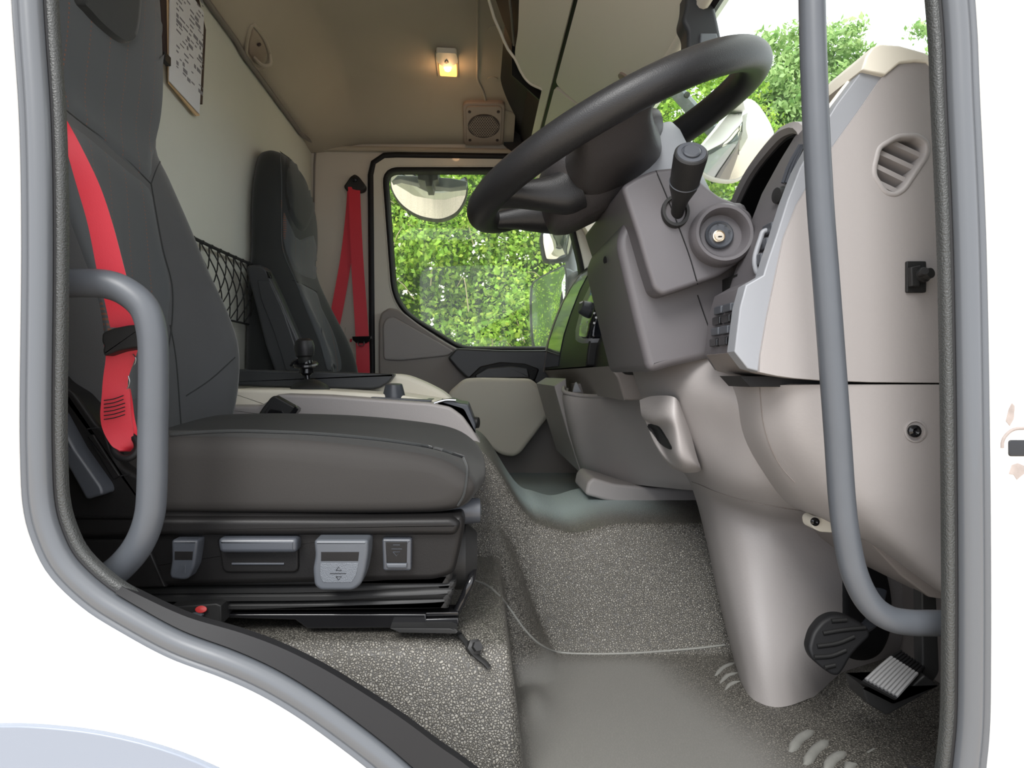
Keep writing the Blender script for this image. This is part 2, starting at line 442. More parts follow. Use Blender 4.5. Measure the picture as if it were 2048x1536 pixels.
def m_glass(name, tint, haze):
    m = bpy.data.materials.new(name); m.use_nodes = True; nt = m.node_tree; nt.nodes.clear(); L = nt.links
    o = nt.nodes.new('ShaderNodeOutputMaterial'); t = nt.nodes.new('ShaderNodeBsdfTransparent'); t.inputs[0].default_value = (*tint, 1)
    g = nt.nodes.new('ShaderNodeBsdfGlossy'); g.inputs['Roughness'].default_value = .02
    lw = nt.nodes.new('ShaderNodeLayerWeight'); lw.inputs[0].default_value = .5; f = nt.nodes.new('ShaderNodeMath'); f.operation = 'POWER'; L.new(lw.outputs['Facing'], f.inputs[0]); f.inputs[1].default_value = 5
    f2 = nt.nodes.new('ShaderNodeMath'); f2.operation = 'MULTIPLY_ADD'; L.new(f.outputs[0], f2.inputs[0]); f2.inputs[1].default_value = .45; f2.inputs[2].default_value = .02; f = f2
    mx = nt.nodes.new('ShaderNodeMixShader'); L.new(f.outputs[0], mx.inputs[0]); L.new(t.outputs[0], mx.inputs[1]); L.new(g.outputs[0], mx.inputs[2])
    d = nt.nodes.new('ShaderNodeBsdfDiffuse'); d.inputs[0].default_value = (.8, .85, .85, 1)
    tr = nt.nodes.new('ShaderNodeBsdfTranslucent'); tr.inputs[0].default_value = (.8, .85, .85, 1)
    ad = nt.nodes.new('ShaderNodeMixShader'); L.new(d.outputs[0], ad.inputs[1]); L.new(tr.outputs[0], ad.inputs[2])
    # dusty film with vertical wiped streaks
    gm = nt.nodes.new('ShaderNodeNewGeometry'); mp = nt.nodes.new('ShaderNodeMapping'); mp.inputs['Scale'].default_value = (34, 1, .8)
    L.new(gm.outputs['Position'], mp.inputs[0]); n = nt.nodes.new('ShaderNodeTexNoise'); n.inputs['Scale'].default_value = 1.0; n.inputs['Detail'].default_value = 4
    L.new(mp.outputs[0], n.inputs['Vector']); r = nt.nodes.new('ShaderNodeValToRGB')
    r.color_ramp.elements[0].position = .45; r.color_ramp.elements[0].color = (haze*.35,)*3+(1,)
    r.color_ramp.elements[1].position = .72; r.color_ramp.elements[1].color = (haze*2.2,)*3+(1,)
    L.new(n.outputs['Fac'], r.inputs[0])
    m2 = nt.nodes.new('ShaderNodeMixShader'); L.new(r.outputs[0], m2.inputs[0]); L.new(mx.outputs[0], m2.inputs[1]); L.new(ad.outputs[0], m2.inputs[2])
    L.new(m2.outputs[0], o.inputs[0]); MT[name] = m
m_glass('side_glass', (.95, .98, .95), .05)
m_glass('screen_glass', (.95, .98, .96), .012)
def m_leaf(name, cols):
    m = bpy.data.materials.new(name); m.use_nodes = True; nt = m.node_tree; nt.nodes.clear(); L = nt.links
    o = nt.nodes.new('ShaderNodeOutputMaterial'); g = nt.nodes.new('ShaderNodeNewGeometry'); r = nt.nodes.new('ShaderNodeValToRGB')
    while len(r.color_ramp.elements) < len(cols): r.color_ramp.elements.new(.5)
    for i, c in enumerate(cols): e = r.color_ramp.elements[i]; e.position = i/(len(cols)-1); e.color = (*c, 1)
    L.new(g.outputs['Random Per Island'], r.inputs[0])
    d = nt.nodes.new('ShaderNodeBsdfDiffuse'); t = nt.nodes.new('ShaderNodeBsdfTranslucent'); x = nt.nodes.new('ShaderNodeMixShader'); x.inputs[0].default_value = .35
    L.new(r.outputs[0], d.inputs[0]); L.new(r.outputs[0], t.inputs[0]); L.new(d.outputs[0], x.inputs[1]); L.new(t.outputs[0], x.inputs[2])
    L.new(x.outputs[0], o.inputs[0]); MT[name] = m
m_leaf('bramble_leaf', [(.10, .22, .03), (.26, .42, .06), (.36, .55, .10), (.22, .42, .06), (.50, .62, .12), (.30, .52, .12)])
m_leaf('tree_leaf', [(.14, .27, .08), (.30, .46, .16), (.42, .58, .27), (.34, .50, .18), (.52, .66, .32)])
mat('foliage_shade', (.05, .10, .02), 1, mottle=(8, .5))  # dark green stands for the shaded inside of the foliage
# ================================================================ SETTING
# yard, cab shell
g = mk('ground', [(-30, -12, 0), (30, -12, 0), (30, 40, 0), (-30, 40, 0), (-30, -12, -.1), (30, -12, -.1), (30, 40, -.1), (-30, 40, -.1)],
       [(0, 1, 2, 3), (7, 6, 5, 4), (0, 4, 5, 1), (1, 5, 6, 2), (2, 6, 7, 3), (3, 7, 4, 0)], M['gravel'], smooth=False)
struct(g, 'tan gravel yard outside the cab')

# --- door opening in the white cab side
OPEN = [(28, 0), (44, 250), (48, 500), (45, 800), (46, 920), (51, 1011), (68, 1079), (103, 1148), (171, 1214), (250, 1264), (342, 1313), (444, 1351), (518, 1384), (587, 1424),
        (655, 1471), (740, 1536), (830, 1612), (930, 1680), (1070, 1735), (1300, 1765), (1650, 1760), (1850, 1720), (1940, 1640), (1970, 1500), (1976, 1300),
        (1974, 900), (1967, 500), (1954, 200), (1944, 0), (1905, -400), (1880, -750), (1820, -900), (1650, -960), (1000, -980), (300, -960), (80, -880), (12, -700), (12, -350)]
YB = .69
oc = evenly([tuple(p) for p in cr(pxz(OPEN, YB), 8, True)], 420)
outer = pxz([(-1100, -1300), (3000, -1300), (3000, 1460), (3000, 2400), (-1100, 2400)], YB)
wr_ = plate('wall_right', outer, [[tuple(p) for p in oc][::-1]], YB-.006, YB+.02, M['white_paint'])
struct(wr_, 'white painted cab side around the open driver door')
def sweep(name, curve, prof, mat_, parent=None, a=0, b=None, y=YB):
    """profile (inward offset, depth) swept round the opening; open section a..b of curve index"""
    n = len(curve); prs = [offs(curve, p[0]) for p in prof]
    closed = b is None; idx = list(range(n)) if closed else list(range(a, b))
    V = []; Fc = []; m = len(prof)
    for i in idx:
        for k in range(m): V.append(Vector((prs[k][i][0], y+prof[k][1], prs[k][i][1])))
    c = len(idx)
    for i in range(c if closed else c-1):
        for k in range(m):
            Fc.append((i*m+k, i*m+(k+1) % m, ((i+1) % c)*m+(k+1) % m, ((i+1) % c)*m+k))
    if not closed: Fc.append(tuple(range(m))[::-1]); Fc.append(tuple((c-1)*m+k for k in range(m)))
    return mk(name, V, Fc, mat_, parent, ang=50)
def circ(cx, cy, r, n=10, sx=1): return [(cx+r*sx*math.cos(2*math.pi*k/n), cy+r*math.sin(2*math.pi*k/n)) for k in range(n)]
struct(sweep('trim_1', oc, circ(-.001, .004, .0085, 12), M['seal_grey']), 'pale grey outer lip of the door rubber')
struct(sweep('trim_2', oc, circ(.0125, .006, .0115, 14), M['seal_grey']), 'fat grey bulb of the door rubber seal')
struct(sweep('trim_3', oc, circ(.0235, .012, .0035, 8), M['rubber_black']))
struct(sweep('trim_4', oc, [(.021, .016), (.024, .010), (.029, .009), (.032, .011), (.033, .016), (.0325, .021), (.021, .021)], M['grained_black']), 'grained black vinyl edging inside the door rubber')
# door sill cover plate along the lower edge
def near_idx(px, py): q = np.array(pxz([(px, py)], YB)[0]); return int(np.argmin(np.linalg.norm(oc-q, axis=1)))
ia, ib = near_idx(200, 1235), near_idx(1960, 1560)
step_ = 1 if ib > ia else -1
ring = offs(oc, .026); inn = offs(oc, .058)
idx = list(range(ia, ib))
V = []; Fc = []
for t_, i in enumerate(idx):
    w = min(1, .18+t_/46)
    a = ring[i]; b_ = ring[i]+(inn[i]-ring[i])*w
    V += [Vector((a[0], YB+.004, a[1])), Vector((b_[0], YB+.010, b_[1])), Vector((b_[0], YB+.022, b_[1])), Vector((a[0], YB+.022, a[1]))]
for t_ in range(len(idx)-1):
    for k in range(4): Fc.append((t_*4+k, t_*4+(k+1) % 4, t_*4+4+(k+1) % 4, t_*4+4+k))
Fc += [(3, 2, 1, 0), tuple((len(idx)-1)*4+k for k in range(4))]
struct(mk('trim_5', V, Fc, M['rubber_black'], ang=30), 'black sill plate curving along the foot of the door opening')
# latch slot, dirt round it, grey arch of the mudguard
t = thing('door_striker', 'dark latch slot with flaking paint on the white front pillar', 'latch', W(2045, 895, YB-.01))
ext('slot', [(2018, 880), (2110, 880), (2110, 913), (2018, 913)], YB-.0072, YB+.002, M['black_gloss'], t, r=.001, rd=.003)
mat('bare_metal', (.28, .24, .22), .6, mottle=(60, .6))
for k, q in enumerate([[(2018, 948), (2024, 930), (2036, 926), (2050, 932), (2062, 928), (2070, 940), (2052, 945), (2042, 953), (2034, 960), (2028, 950)],
          [(2012, 842), (2018, 818), (2024, 806), (2030, 812), (2028, 838), (2020, 852)]]):
    ext('bare_patch', q, YB-.0066, YB-.004, M['bare_metal'], t, r=.0002)
tube('dent', [W(x, y, YB-.0065) for x, y in [(2004, 896), (2006, 880), (2016, 866), (2030, 858), (2050, 856)]], .0016, M['bare_metal'], t, seg=8)
fd = ext('front_mudguard', [(-400, 1475), (-150, 1458), (0, 1452), (90, 1455), (200, 1468), (320, 1497), (430, 1540), (560, 1610), (700, 1720), (800, 1900), (-400, 1900)], YB-.014, YB-.0065, M['fender_grey'], None, r=.002, sm=3)
tag(fd, 'pale grey curved top of the wheel arch below the white sill', 'mudguard')
mk_lip = sweep

# --- rear wall, roof skin, far wall
XR = -.70
def quad_slab(name, p, th, mat_, parent=None):
    """p four corners; thickness vector th"""
    V = [Vector(q) for q in p]+[Vector(q)+Vector(th) for q in p]
    return mk(name, V, [(0, 1, 2, 3), (7, 6, 5, 4), (0, 4, 5, 1), (1, 5, 6, 2), (2, 6, 7, 3), (3, 7, 4, 0)], mat_, parent, smooth=False)
rw = quad_slab('wall_rear', [R(XR, .71, -.62), R(XR, 2.99, -.62), R(XR, 2.99, .99), R(XR, .71, .99)], (-.05, 0, 0), M['wall_cloth'])
struct(rw, 'pale grey-green carpeted rear wall of the cab')
YF = 2.95
# ceiling height field
def sst(a, b, x):
    t = min(1, max(0, (x-a)/(b-a))); return t*t*(3-2*t)
def zc(x, y):
    z = .955+.145*sst(-.70, -.47, x)*(.25+.75*sst(2.97, 2.58, y))-.02*sst(2.7, 2.95, y)
    z = .945+(z-.945)*1.0
    if x < -.55 and 1.2 < y < 2.0: z += .012*math.exp(-((x+.58)/.05)**2-((y-1.75)/.18)**2)
    return z
nx, ny = 46, 90; xs = np.linspace(0, 1, nx); ys = np.linspace(.70, YF+.02, ny)
xm = lambda t, y: XR-.01+t*(.105+.045*sst(2.45, 2.8, y)-XR+.01)
V = [R(xm(x, y), y, zc(xm(x, y), y)) for y in ys for x in xs]+[R(xm(x, y), y, 1.16) for y in ys for x in xs]; T_ = nx*ny; Fc = []
for j in range(ny-1):
    for i in range(nx-1):
        a, b_, c, d = j*nx+i, j*nx+i+1, (j+1)*nx+i+1, (j+1)*nx+i; Fc += [(a, b_, c, d), (T_+d, T_+c, T_+b_, T_+a)]
for j in range(ny-1):
    for i in (0, nx-1): a, b_ = j*nx+i, (j+1)*nx+i; Fc.append((a, b_, T_+b_, T_+a))
for i in range(nx-1):
    for j in (0, ny-1): a, b_ = j*nx+i, j*nx+i+1; Fc.append((a, b_, T_+b_, T_+a))
ceil = mk('ceiling', V, Fc, M['headliner'], ang=60)
struct(ceil, 'grubby beige felt headliner')
quad = quad_slab('roof', [R(-.8, .655, 1.162), R(.62, .655, 1.162), R(.62, 3.05, 1.162), R(-.8, 3.05, 1.162)], (0, 0, .03), M['white_paint'])
struct(quad)
# ridge and joint lines of the headliner
struct(tube('trim_6', [R(.0, y, zc(0, y)-.001) for y in np.linspace(.8, 2.6, 20)]+[R(.0+.02*k, 2.6+.07*k, zc(.02, 2.6+.07*k)-.001) for k in range(1, 3)]+[R(.09, 2.76, zc(.09, 2.76)-.001), R(.14, 2.78, zc(.14, 2.78)-.001)], .005, M['headliner'], sm=3))
struct(tube('trim_7', [R(XR+.012, y, .952-(.01 if y > 2.0 else 0)) for y in np.linspace(.75, 2.75, 30)]+[R(XR+.03, 2.87, .955), R(XR+.08, 2.93, .955)], .008, M['taupe_dark'], sm=3), 'dark joint between rear wall and headliner')
# far wall with door hole
DOOR = rnd([(742, 311), (1152, 316), (1218, 600), (1225, 1020), (748, 1020)], [40, 20, 20, 10, 10], 8)
DO = pxz(DOOR, YF)
wl = plate('wall_left', [(XR-.01, CZ-.62), (.75, CZ-.62), (.75, CZ+.25), (.63, CZ+.30), (.46, CZ+.92), (.40, CZ+1.16), (XR-.01, CZ+1.16)], [DO[::-1]], YF, YF+.05, M['pillar_plastic'])
struct(wl, 'beige plastic side wall and belt pillar beside the far door')
struct(tube('trim_8', [W(637, 297, YF-.008), W(800, 299, YF-.008), W(1100, 305, YF-.008)], .012, M['headliner'], sm=2), 'felt covered rail over the far door')
struct(tube('trim_9', [W(634, 290, YF-.004), W(629, 330, YF-.004), W(625, 600, YF-.004), W(620, 900, YF-.004)], .004, M['taupe_dark'], sm=2))
struct(tube('trim_10', [Vector((a, YF-.006, b_)) for a, b_ in evenly(DO, 90)], .014, M['rubber_black'], seg=8, sm=1, closed=True), 'black rubber seal round the far door')

# --- passenger door
d1 = sempty('door_1', W(950, 740, YF), 'closed passenger door with window across the cab')
GL = rnd([(775, 346), (1112, 346), (1160, 545), (1168, 693), (925, 693), (795, 612)], [22, 20, 30, 15, 22, 50], 6)
def shp(pts, Y, d): return [tuple(p) for p in offs(np.array(pxz(pts, Y)), d)]
DOI = [tuple(p) for p in offs(np.array(DO), .001)]
RUB = shp(GL, YF, -.016)
plate('door_frame', DOI, [[tuple(p) for p in RUB][::-1]], YF-.012, YF+.05, M['cream_paint'], d1)
def swp(name, loop, prof, mat_, parent, y):
    V = []; Fc = []; L_ = [offs(np.array(loop), p[0]) for p in prof]; n = len(loop); m = len(prof)
    for i in range(n):
        for k in range(m): V.append(Vector((L_[k][i][0], y+prof[k][1], L_[k][i][1])))
    for i in range(n):
        for k in range(m): Fc.append((i*m+k, i*m+(k+1) % m, ((i+1) % n)*m+(k+1) % m, ((i+1) % n)*m+k))
    return mk(name, V, Fc, mat_, parent, ang=50)
swp('window_seal', evenly(RUB, 160), [(-.004, -.016), (.004, -.022), (.012, -.016), (.014, 0), (.018, .02), (-.004, .02)], M['rubber_black'], d1, YF)
swp('frame_bead', evenly(shp(GL, YF, -.024), 160), circ(0, -.012, .0035, 8), M['cream_paint'], d1, YF)
gp = plate('window_pane', shp(GL, YF, -.01), [], YF+.022, YF+.025, M['side_glass'], d1)
# inner trim
trim = ext('door_trim', [(757, 645), (762, 625), (778, 615), (797, 618), (836, 648), (880, 678), (915, 698), (1000, 712), (1240, 712), (1240, 1010), (757, 1010)], YF-.055, YF-.01, M['glove_grey'], d1, r=.012, rd=.012)
ext('trim_panel', [(765, 650), (772, 636), (786, 632), (880, 685), (908, 702), (897, 712), (800, 722), (767, 720)], YF-.062, YF-.05, M['taupe'], d1, r=.008, rd=.015)
ext('armrest', [(895, 716), (912, 696), (1000, 700), (1105, 700), (1130, 720), (1135, 830), (1108, 803), (1062, 758), (935, 758), (915, 740)], YF-.12, YF-.04, M['armrest_grey'], d1, r=.010, rd=.012)
grp = ext('door_pull', [(935, 757), (960, 733), (1000, 724), (1050, 727), (1079, 738), (1070, 762), (940, 762)], YF-.135, YF-.10, M['rubber_black'], d1, r=.012, rd=.008)
ext('pull_grip', [(950, 750), (975, 736), (1020, 732), (1055, 736), (1060, 756), (952, 757)], YF-.145, YF-.12, M['armrest_grey'], d1, r=.008, rd=.006)
ext('door_pocket', [(896, 785), (928, 757), (960, 755), (1062, 757), (1110, 800), (1114, 812), (1042, 906), (1028, 914), (1005, 912), (955, 880), (900, 850)], YF-.20, YF-.02, M['beige'], d1, r=.03, seg=5, rd=.02)
# --- windscreen, header, A pillars
HX, HZ, BX, BZ = .42, .70, .70, .26
w1 = sempty('window_1', R(.55, 1.8, .5), 'windscreen glass in front of the dashboard')
def scr(y, t, o=0): return R(HX+(BX-HX)*t+o, y, HZ+(BZ-HZ)*t+o*.6)
V = [scr(.79, 0), scr(2.93, 0), scr(2.93, 1), scr(.79, 1)]
quad_slab('glass_pane', [scr(.79, -.05), scr(2.93, -.05), scr(2.93, 1), scr(.79, 1)], (.004, 0, .003), M['screen_glass'], w1)
quad_slab('black_border', [scr(.79, -.04, -.004), scr(2.93, -.04, -.004), scr(2.93, .022, -.004), scr(.79, .022, -.004)], (.002, 0, .001), M['rubber_black'], w1)
tube('screen_rubber', [scr(y, .022, -.008) for y in np.linspace(.8, 2.93, 8)], .006, M['rubber_black'], w1, sm=2)
# far and near pillars
def pillar(name, y0, y1, mat_):
    return quad_slab(name, [scr(y0, -.1, -.03), scr(y1, -.1, -.03), scr(y1, 1.1, -.03), scr(y0, 1.1, -.03)], (.06, 0, .04), mat_)
struct(pillar('trim_11', 2.86, 2.96, M['beige']), 'beige far windscreen pillar')
struct(pillar('trim_12', .712, .765, M['trim_black']), 'near windscreen pillar')
# front wall below dash and front roof cap
struct(quad_slab('wall_front', [R(.72, .712, -.62), R(.72, 2.98, -.62), R(.72, 2.98, .27), R(.72, .712, .27)], (.04, 0, 0), M['taupe_dark']))
# --- floor height field
def zf(x, y):
    floor_ = -.51+.006*math.sin(y*9)*0
    tun = -.515+(.225+.15*sst(.125, -.01, x))*sst(1.27, 1.37, y)
    tun -= .02*math.exp(-((x-.19)/.05)**2)*sst(1.25, 1.4, y)
    tun = tun-(tun+.405)*sst(1.80, 1.98, y)*sst(-.06, .06, x) if y > 1.6 else tun
    # foot of the hump bulges towards the seat
    hump = -.515+.235*sst(1.12, 1.34, y)*sst(.16, .03, x)
    pod = -.515+.185*sst(.805, .865, y)*sst(.066, .035, x)
    pod -= .012*math.exp(-((x+.02)/.05)**2-((y-.85)/.03)**2)
    heel = .02*math.exp(-((x-.085)/.022)**2-((y-1.08)/.05)**2)
    ped = .03*sst(.52, .6, x)*sst(.95, 1.1, y)
    return max(floor_+heel+ped, tun, hump, pod)
nx, ny = 190, 260; xs = np.linspace(XR, .72, nx); ys = np.linspace(.735, YF, ny)
V = [R(x, y, zf(x, y)) for y in ys for x in xs]
Fc = []
for j in range(ny-1):
    for i in range(nx-1):
        a, b_, c, d = j*nx+i, j*nx+i+1, (j+1)*nx+i+1, (j+1)*nx+i; Fc.append((a, b_, c, d))
# underside
base = len(V); V += [R(XR, .735, -.62), R(.72, .735, -.62), R(.72, YF, -.62), R(XR, YF, -.62)]
Fc += [(base+3, base+2, base+1, base), tuple(range(nx))[::-1]+(base, base+1)]
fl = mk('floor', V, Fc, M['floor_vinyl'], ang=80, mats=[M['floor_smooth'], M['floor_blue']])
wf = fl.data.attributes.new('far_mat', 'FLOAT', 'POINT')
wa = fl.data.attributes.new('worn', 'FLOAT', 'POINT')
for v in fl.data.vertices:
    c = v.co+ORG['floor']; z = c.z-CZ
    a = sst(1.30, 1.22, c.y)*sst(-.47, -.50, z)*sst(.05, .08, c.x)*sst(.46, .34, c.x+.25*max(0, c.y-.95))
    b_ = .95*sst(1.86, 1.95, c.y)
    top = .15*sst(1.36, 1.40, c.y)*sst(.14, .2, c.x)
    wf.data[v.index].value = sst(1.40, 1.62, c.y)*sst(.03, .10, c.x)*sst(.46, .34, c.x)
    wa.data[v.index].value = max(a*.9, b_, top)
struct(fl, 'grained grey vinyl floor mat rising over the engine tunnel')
def welt(pts, r=.0022, name='floor_welt'):
    P = on_line([fl], [tuple(p) for p in cr(pts, 5)], 0, 10); return tube(name, P, r, M['floor_smooth'], fl, seg=8, sm=1)
welt([(938, 1158), (975, 1172), (1010, 1205), (1050, 1260), (1085, 1292), (1130, 1306), (1250, 1307), (1380, 1298), (1450, 1290)])
for x0, y0, x1, y1, bw in [(1430, 1352, 1470, 1325, .004), (1440, 1366, 1475, 1345, .004), (1450, 1380, 1480, 1362, .004),
                     (1580, 1504, 1625, 1462, .007), (1610, 1530, 1655, 1482, .007), (1650, 1540, 1690, 1505, .007), (1735, 1505, 1748, 1497, .005), (1690, 1545, 1712, 1528, .007)]:
    P = on_line([fl], [(x0, y0), ((x0+x1)/2-4, (y0+y1)/2-4), (x1, y1)], -.001, 8)
    if len(P) > 1: tube('grip_rib', P, [bw*.4]+[bw]*(len(P)-2)+[bw*.4], M['floor_smooth'], fl, seg=8, sm=1)
# kick panel at the right foot of the opening
kp = ext('trim_13', [(1888, 1300), (1902, 1298), (1950, 1330), (1950, 1700), (1872, 1700), (1884, 1500)], .745, .752, M['trim_black'], None, r=.002)
struct(kp)
# ================================================================ OVERHEAD UNIT
def onS(px, py, off=0):
    # plane z = 1.041 - .87 x (relative), pixel ratio
    a = (px-VX)/F; b = (VY-py)/F; Y = (1.041-off)/(b+.87*a); return W(px, py, Y)
oh = thing('overhead_console', 'cream plastic overhead locker unit above the windscreen', 'overhead console', R(.25, 1.8, .85))
nS = Vector((-.87, 0, -1)).normalized()*-1   # pointing up/front
def spoly(name, pts, th, mat_, lift=0, parent=oh, world=False):
    P = [Vector(p) if world else onS(*p) for p in pts]
    P = [p-nS*lift for p in P]; n = len(P)
    V = P+[p+nS*th for p in P]
    return mk(name, V, [tuple(range(n)), tuple(range(n, 2*n))[::-1]]+[(i, n+i, n+(i+1) % n, (i+1) % n) for i in range(n)], mat_, parent, ang=30)
def S(x, y): return R(x, y, 1.041-.87*x)
edge = [(1038, -260), (1038, 0), (1036, 60), (1030, 112), (1044, 146), (1060, 166), (1084, 178)]
lip = [(978, -120), (978, 0), (1000, 62), (1016, 98), (1030, 117)]
# rear scooped shell (face between curved lip and the locker gap)
ed3 = [onS(*p) for p in [tuple(q) for q in cr(edge[1:], 5)]]
spoly('shell', [S(.10, .78), S(.10, 1.5)]+ed3+[S(.196, 2.93), S(.216, 2.93), S(.216, .78)], .012, M['beige_brightened'], world=True)
tube('shell_lip', [S(.012, .9), S(.018, 1.5)]+[onS(*p) for p in lip]+ed3[-12:], .0045, M['beige_brightened'], oh, sm=2)
quad_slab('shelf_lining', [R(.085, .78, 1.10), R(.085, 2.94, 1.10), R(.225, 2.94, .955), R(.225, .78, .955)], (0, 0, .006), M['rubber_black'], oh)
spoly('cubby_floor', [S(.012, .78), S(.018, 1.5)]+[onS(*p) for p in lip]+[onS(1038, 0), S(.11, .78)], .004, M['rubber_black'], -.02, world=True)
tube('cubby_edge', [onS(1012, -60, -.015), onS(1022, 20, -.015), onS(1028, 90, -.015)], .004, M['taupe_dark'], oh, sm=3)
quad_slab('shelf_roof', [R(.10, .78, 1.12), R(.10, 2.94, 1.12), R(.24, 2.94, 1.12), R(.24, .78, 1.12)], (0, 0, .01), M['rubber_black'], oh)
# dark open shelf behind the lip
quad_slab('shelf_back', [R(.15, .78, 1.10), R(.15, 2.94, 1.10), R(.215, 2.94, .865), R(.215, .78, .865)], (.01, 0, 0), M['rubber_black'], oh)
for y in (1.45, 2.25, 2.93):
    quad_slab('divider', [R(.11, y, 1.10), R(.21, y, 1.10), R(.21, y, .875), R(.11, y, .965)], (0, .01, 0), M['trim_black'], oh)
# dark gap then two locker doors
spoly('gap_liner', [S(.205, .78), S(.205, 2.93), S(.43, 2.93), S(.43, .78)], .01, M['rubber_black'], -.006, world=True)
yd = onS(1109, 163).y
dd = thing  # (alias unused)
def rpoly(pts, r):
    # round polygon given in (x, y) plane coordinates then map
    return [S(a, b) for a, b in rnd(pts, r, 5)]
spoly('locker_door', rpoly([(.228, .80), (.228, yd), (.405, yd-.02), (.405, .80)], .03), .014, M['beige_brightened'], .006, world=True)
spoly('locker_door', rpoly([(.228, yd+.022), (.228, 2.92), (.405, 2.92), (.405, yd+.002)], .02), .014, M['beige_brightened'], .004, world=True)
tube('header_roll', [S(.413, y) for y in np.linspace(.78, 2.93, 8)], .013, M['beige_brightened'], oh, sm=2)
c, n_ = onS(1275, 148), 0
lathe('door_catch', [(.0, -.012), (.012, -.012), (.015, 0), (.015, .012)], onS(1252, 150), (-.87, 0, -1), M['speaker_brown'], oh)
struct(quad_slab('wall_front_upper', [S(.10, .70)+Vector((0, 0, .17)), S(.10, 2.98)+Vector((0, 0, .17)), R(.46, 2.98, .70), R(.46, .70, .70)], (.03, 0, .03), M['white_paint']))
# blanking caps on the headliner beside the unit
for px, py, rx in ((990, 58, .022), (985, 158, .020)):
    l, n = hit(ceil, px, py, 0)
    if l: struct(lathe('trim_cap', [(rx, -.001), (rx*.97, .0025), (0.001, .003)], l, n, M['headliner'], None, seg=24))

# ================================================================ CEILING LAMP, HOOK, SPEAKER
lp = thing('ceiling_lamp', 'small lit amber courtesy lamp in the headliner', 'lamp', hit(ceil, 893, 128)[0])
zl = zc(-.1, 2.45)
def cl(px, py, dz): Y = F*(zl-dz)/(VY-py); return W(px, py, Y)
def cpatch(name, pts, dz, th, mat_):
    P = [cl(x, y, dz) for x, y in pts]; n = len(P)
    return mk(name, P+[p+Vector((0, 0, th)) for p in P], [tuple(range(n)), tuple(range(n, 2*n))[::-1]]+[(i, n+i, n+(i+1) % n, (i+1) % n) for i in range(n)], mat_, lp, smooth=False)
cpatch('lamp_base', rnd([(870, 103), (915, 105), (917, 156), (876, 154)], 3, 3), .004, .02, M['lamp_cover'])
cpatch('lamp_shade', rnd([(872, 105), (913, 107), (915, 126), (904, 134), (886, 134), (874, 124)], 4, 3), .020, .018, M['beige'])
cpatch('lens', rnd([(878, 130), (913, 130), (914, 154), (880, 152)], 3, 3), .010, .012, M['lamp_amber'])
cpatch('lamp_switch', [(889, 126), (893, 121), (897, 126), (893, 128)], .023, .004, M['trim_black'])
b0 = cl(896, 136, .014)
lathe('bulb', [(.001, -.014), (.010, -.010), (.013, 0), (.010, .008), (.001, .012)], b0, (1, 0, 0), M['lamp_bulb'], lp, seg=16)
pl = bpy.data.lights.new('lamp_glow', 'POINT'); pl.energy = .12; pl.color = (1, .55, .25); pl.shadow_soft_size = .02
plo = bpy.data.objects.new('lamp_glow', pl); COL.objects.link(plo); plo.parent = lp; plo.location = b0+Vector((0, .01, -.03))-ORG[lp.name]

hk = thing('coat_hook', 'beige coat hook in an oval recess of the headliner', 'hook', hit(ceil, 515, 95)[0])
def ci(pts, lift=.002): return [hit(ceil, x, y, lift)[0] for x, y in pts]
tube('recess_ring', ci([(503, 50), (494, 78), (492, 108), (505, 130), (517, 138), (532, 128), (539, 110), (530, 80), (515, 58)], .001), .006, M['headliner'], hk, sm=4, closed=True, seg=8)
drape('recess', [ceil], [(504, 54), (497, 80), (496, 106), (508, 126), (518, 132), (530, 124), (535, 108), (526, 80), (514, 60)], M['speaker_brown'], hk, lift=.003)
tube('hook', [hit(ceil, 508, 113, .004)[0], hit(ceil, 516, 110, .035)[0], hit(ceil, 526, 106, .04)[0], hit(ceil, 532, 98, .02)[0]], [.008, .009, .009, .006], M['headliner'], hk, seg=10, flat=.6)
lathe('fixing_screw', [(.006, 0), (.006, .004), (.001, .005)], hit(ceil, 516, 86, .004)[0], hit(ceil, 516, 86)[1], M['board_brown'], hk, seg=12)

sp = thing('roof_speaker', 'brown square speaker with honeycomb grille above the far window', 'speaker', hit(ceil, 966, 240)[0])
c00, c10, c11, c01 = [hit(ceil, *q)[0] for q in ((928, 200), (1006, 200), (1011, 286), (925, 286))]
cc = (c00+c10+c11+c01)/4; ux = (c10-c00+c11-c01).normalized(); uz = (c00-c01+c10-c11); uz = (uz-ux*uz.dot(ux)).normalized(); nn_ = ux.cross(uz)
if nn_.dot(EYE-cc) < 0: nn_ = -nn_
hw = ((c10-c00).length+(c11-c01).length)/4; hh = ((c00-c01).length+(c10-c11).length)/4
fs = lambda a, b, d: cc+ux*a+uz*b+nn_*d
slab('speaker_housing', rnd([(-hw, -hh), (hw, -hh), (hw, hh), (-hw, hh)], .025), -.03, .016, fs, M['speaker_brown'], sp, r=.006)
slab('speaker_plate', rnd([(-hw*.86, -hh*.80), (hw*.86, -hh*.80), (hw*.86, hh*.88), (-hw*.86, hh*.88)], .02), .01, .020, fs, M['speaker_brown'], sp, r=.003)
V = []; Fc = []; rr = hw*.78; gs = rr/6.5
lathe('grille_cone', [(rr, .0), (rr, .0225), (.001, .0225)], cc, nn_, M['board_brown'], sp)
for a in range(-8, 9):
    for b_ in range(-8, 9):
        x = gs*(a+(b_ % 2)*.5); y = gs*b_*.866
        if math.hypot(x, y*1.0) > rr*.93: continue
        s0 = len(V)
        for ro, d in ((gs*.58, .0238), (gs*.42, .0238)):
            for k in range(6): an = math.pi/6+k*math.pi/3; V.append(fs(x+ro*math.cos(an), y+ro*math.sin(an), d))
        for k in range(6): Fc.append((s0+k, s0+(k+1) % 6, s0+6+(k+1) % 6, s0+6+k))
gr = mk('honeycomb_grille', V, Fc, M['speaker_brown'], sp, smooth=False)
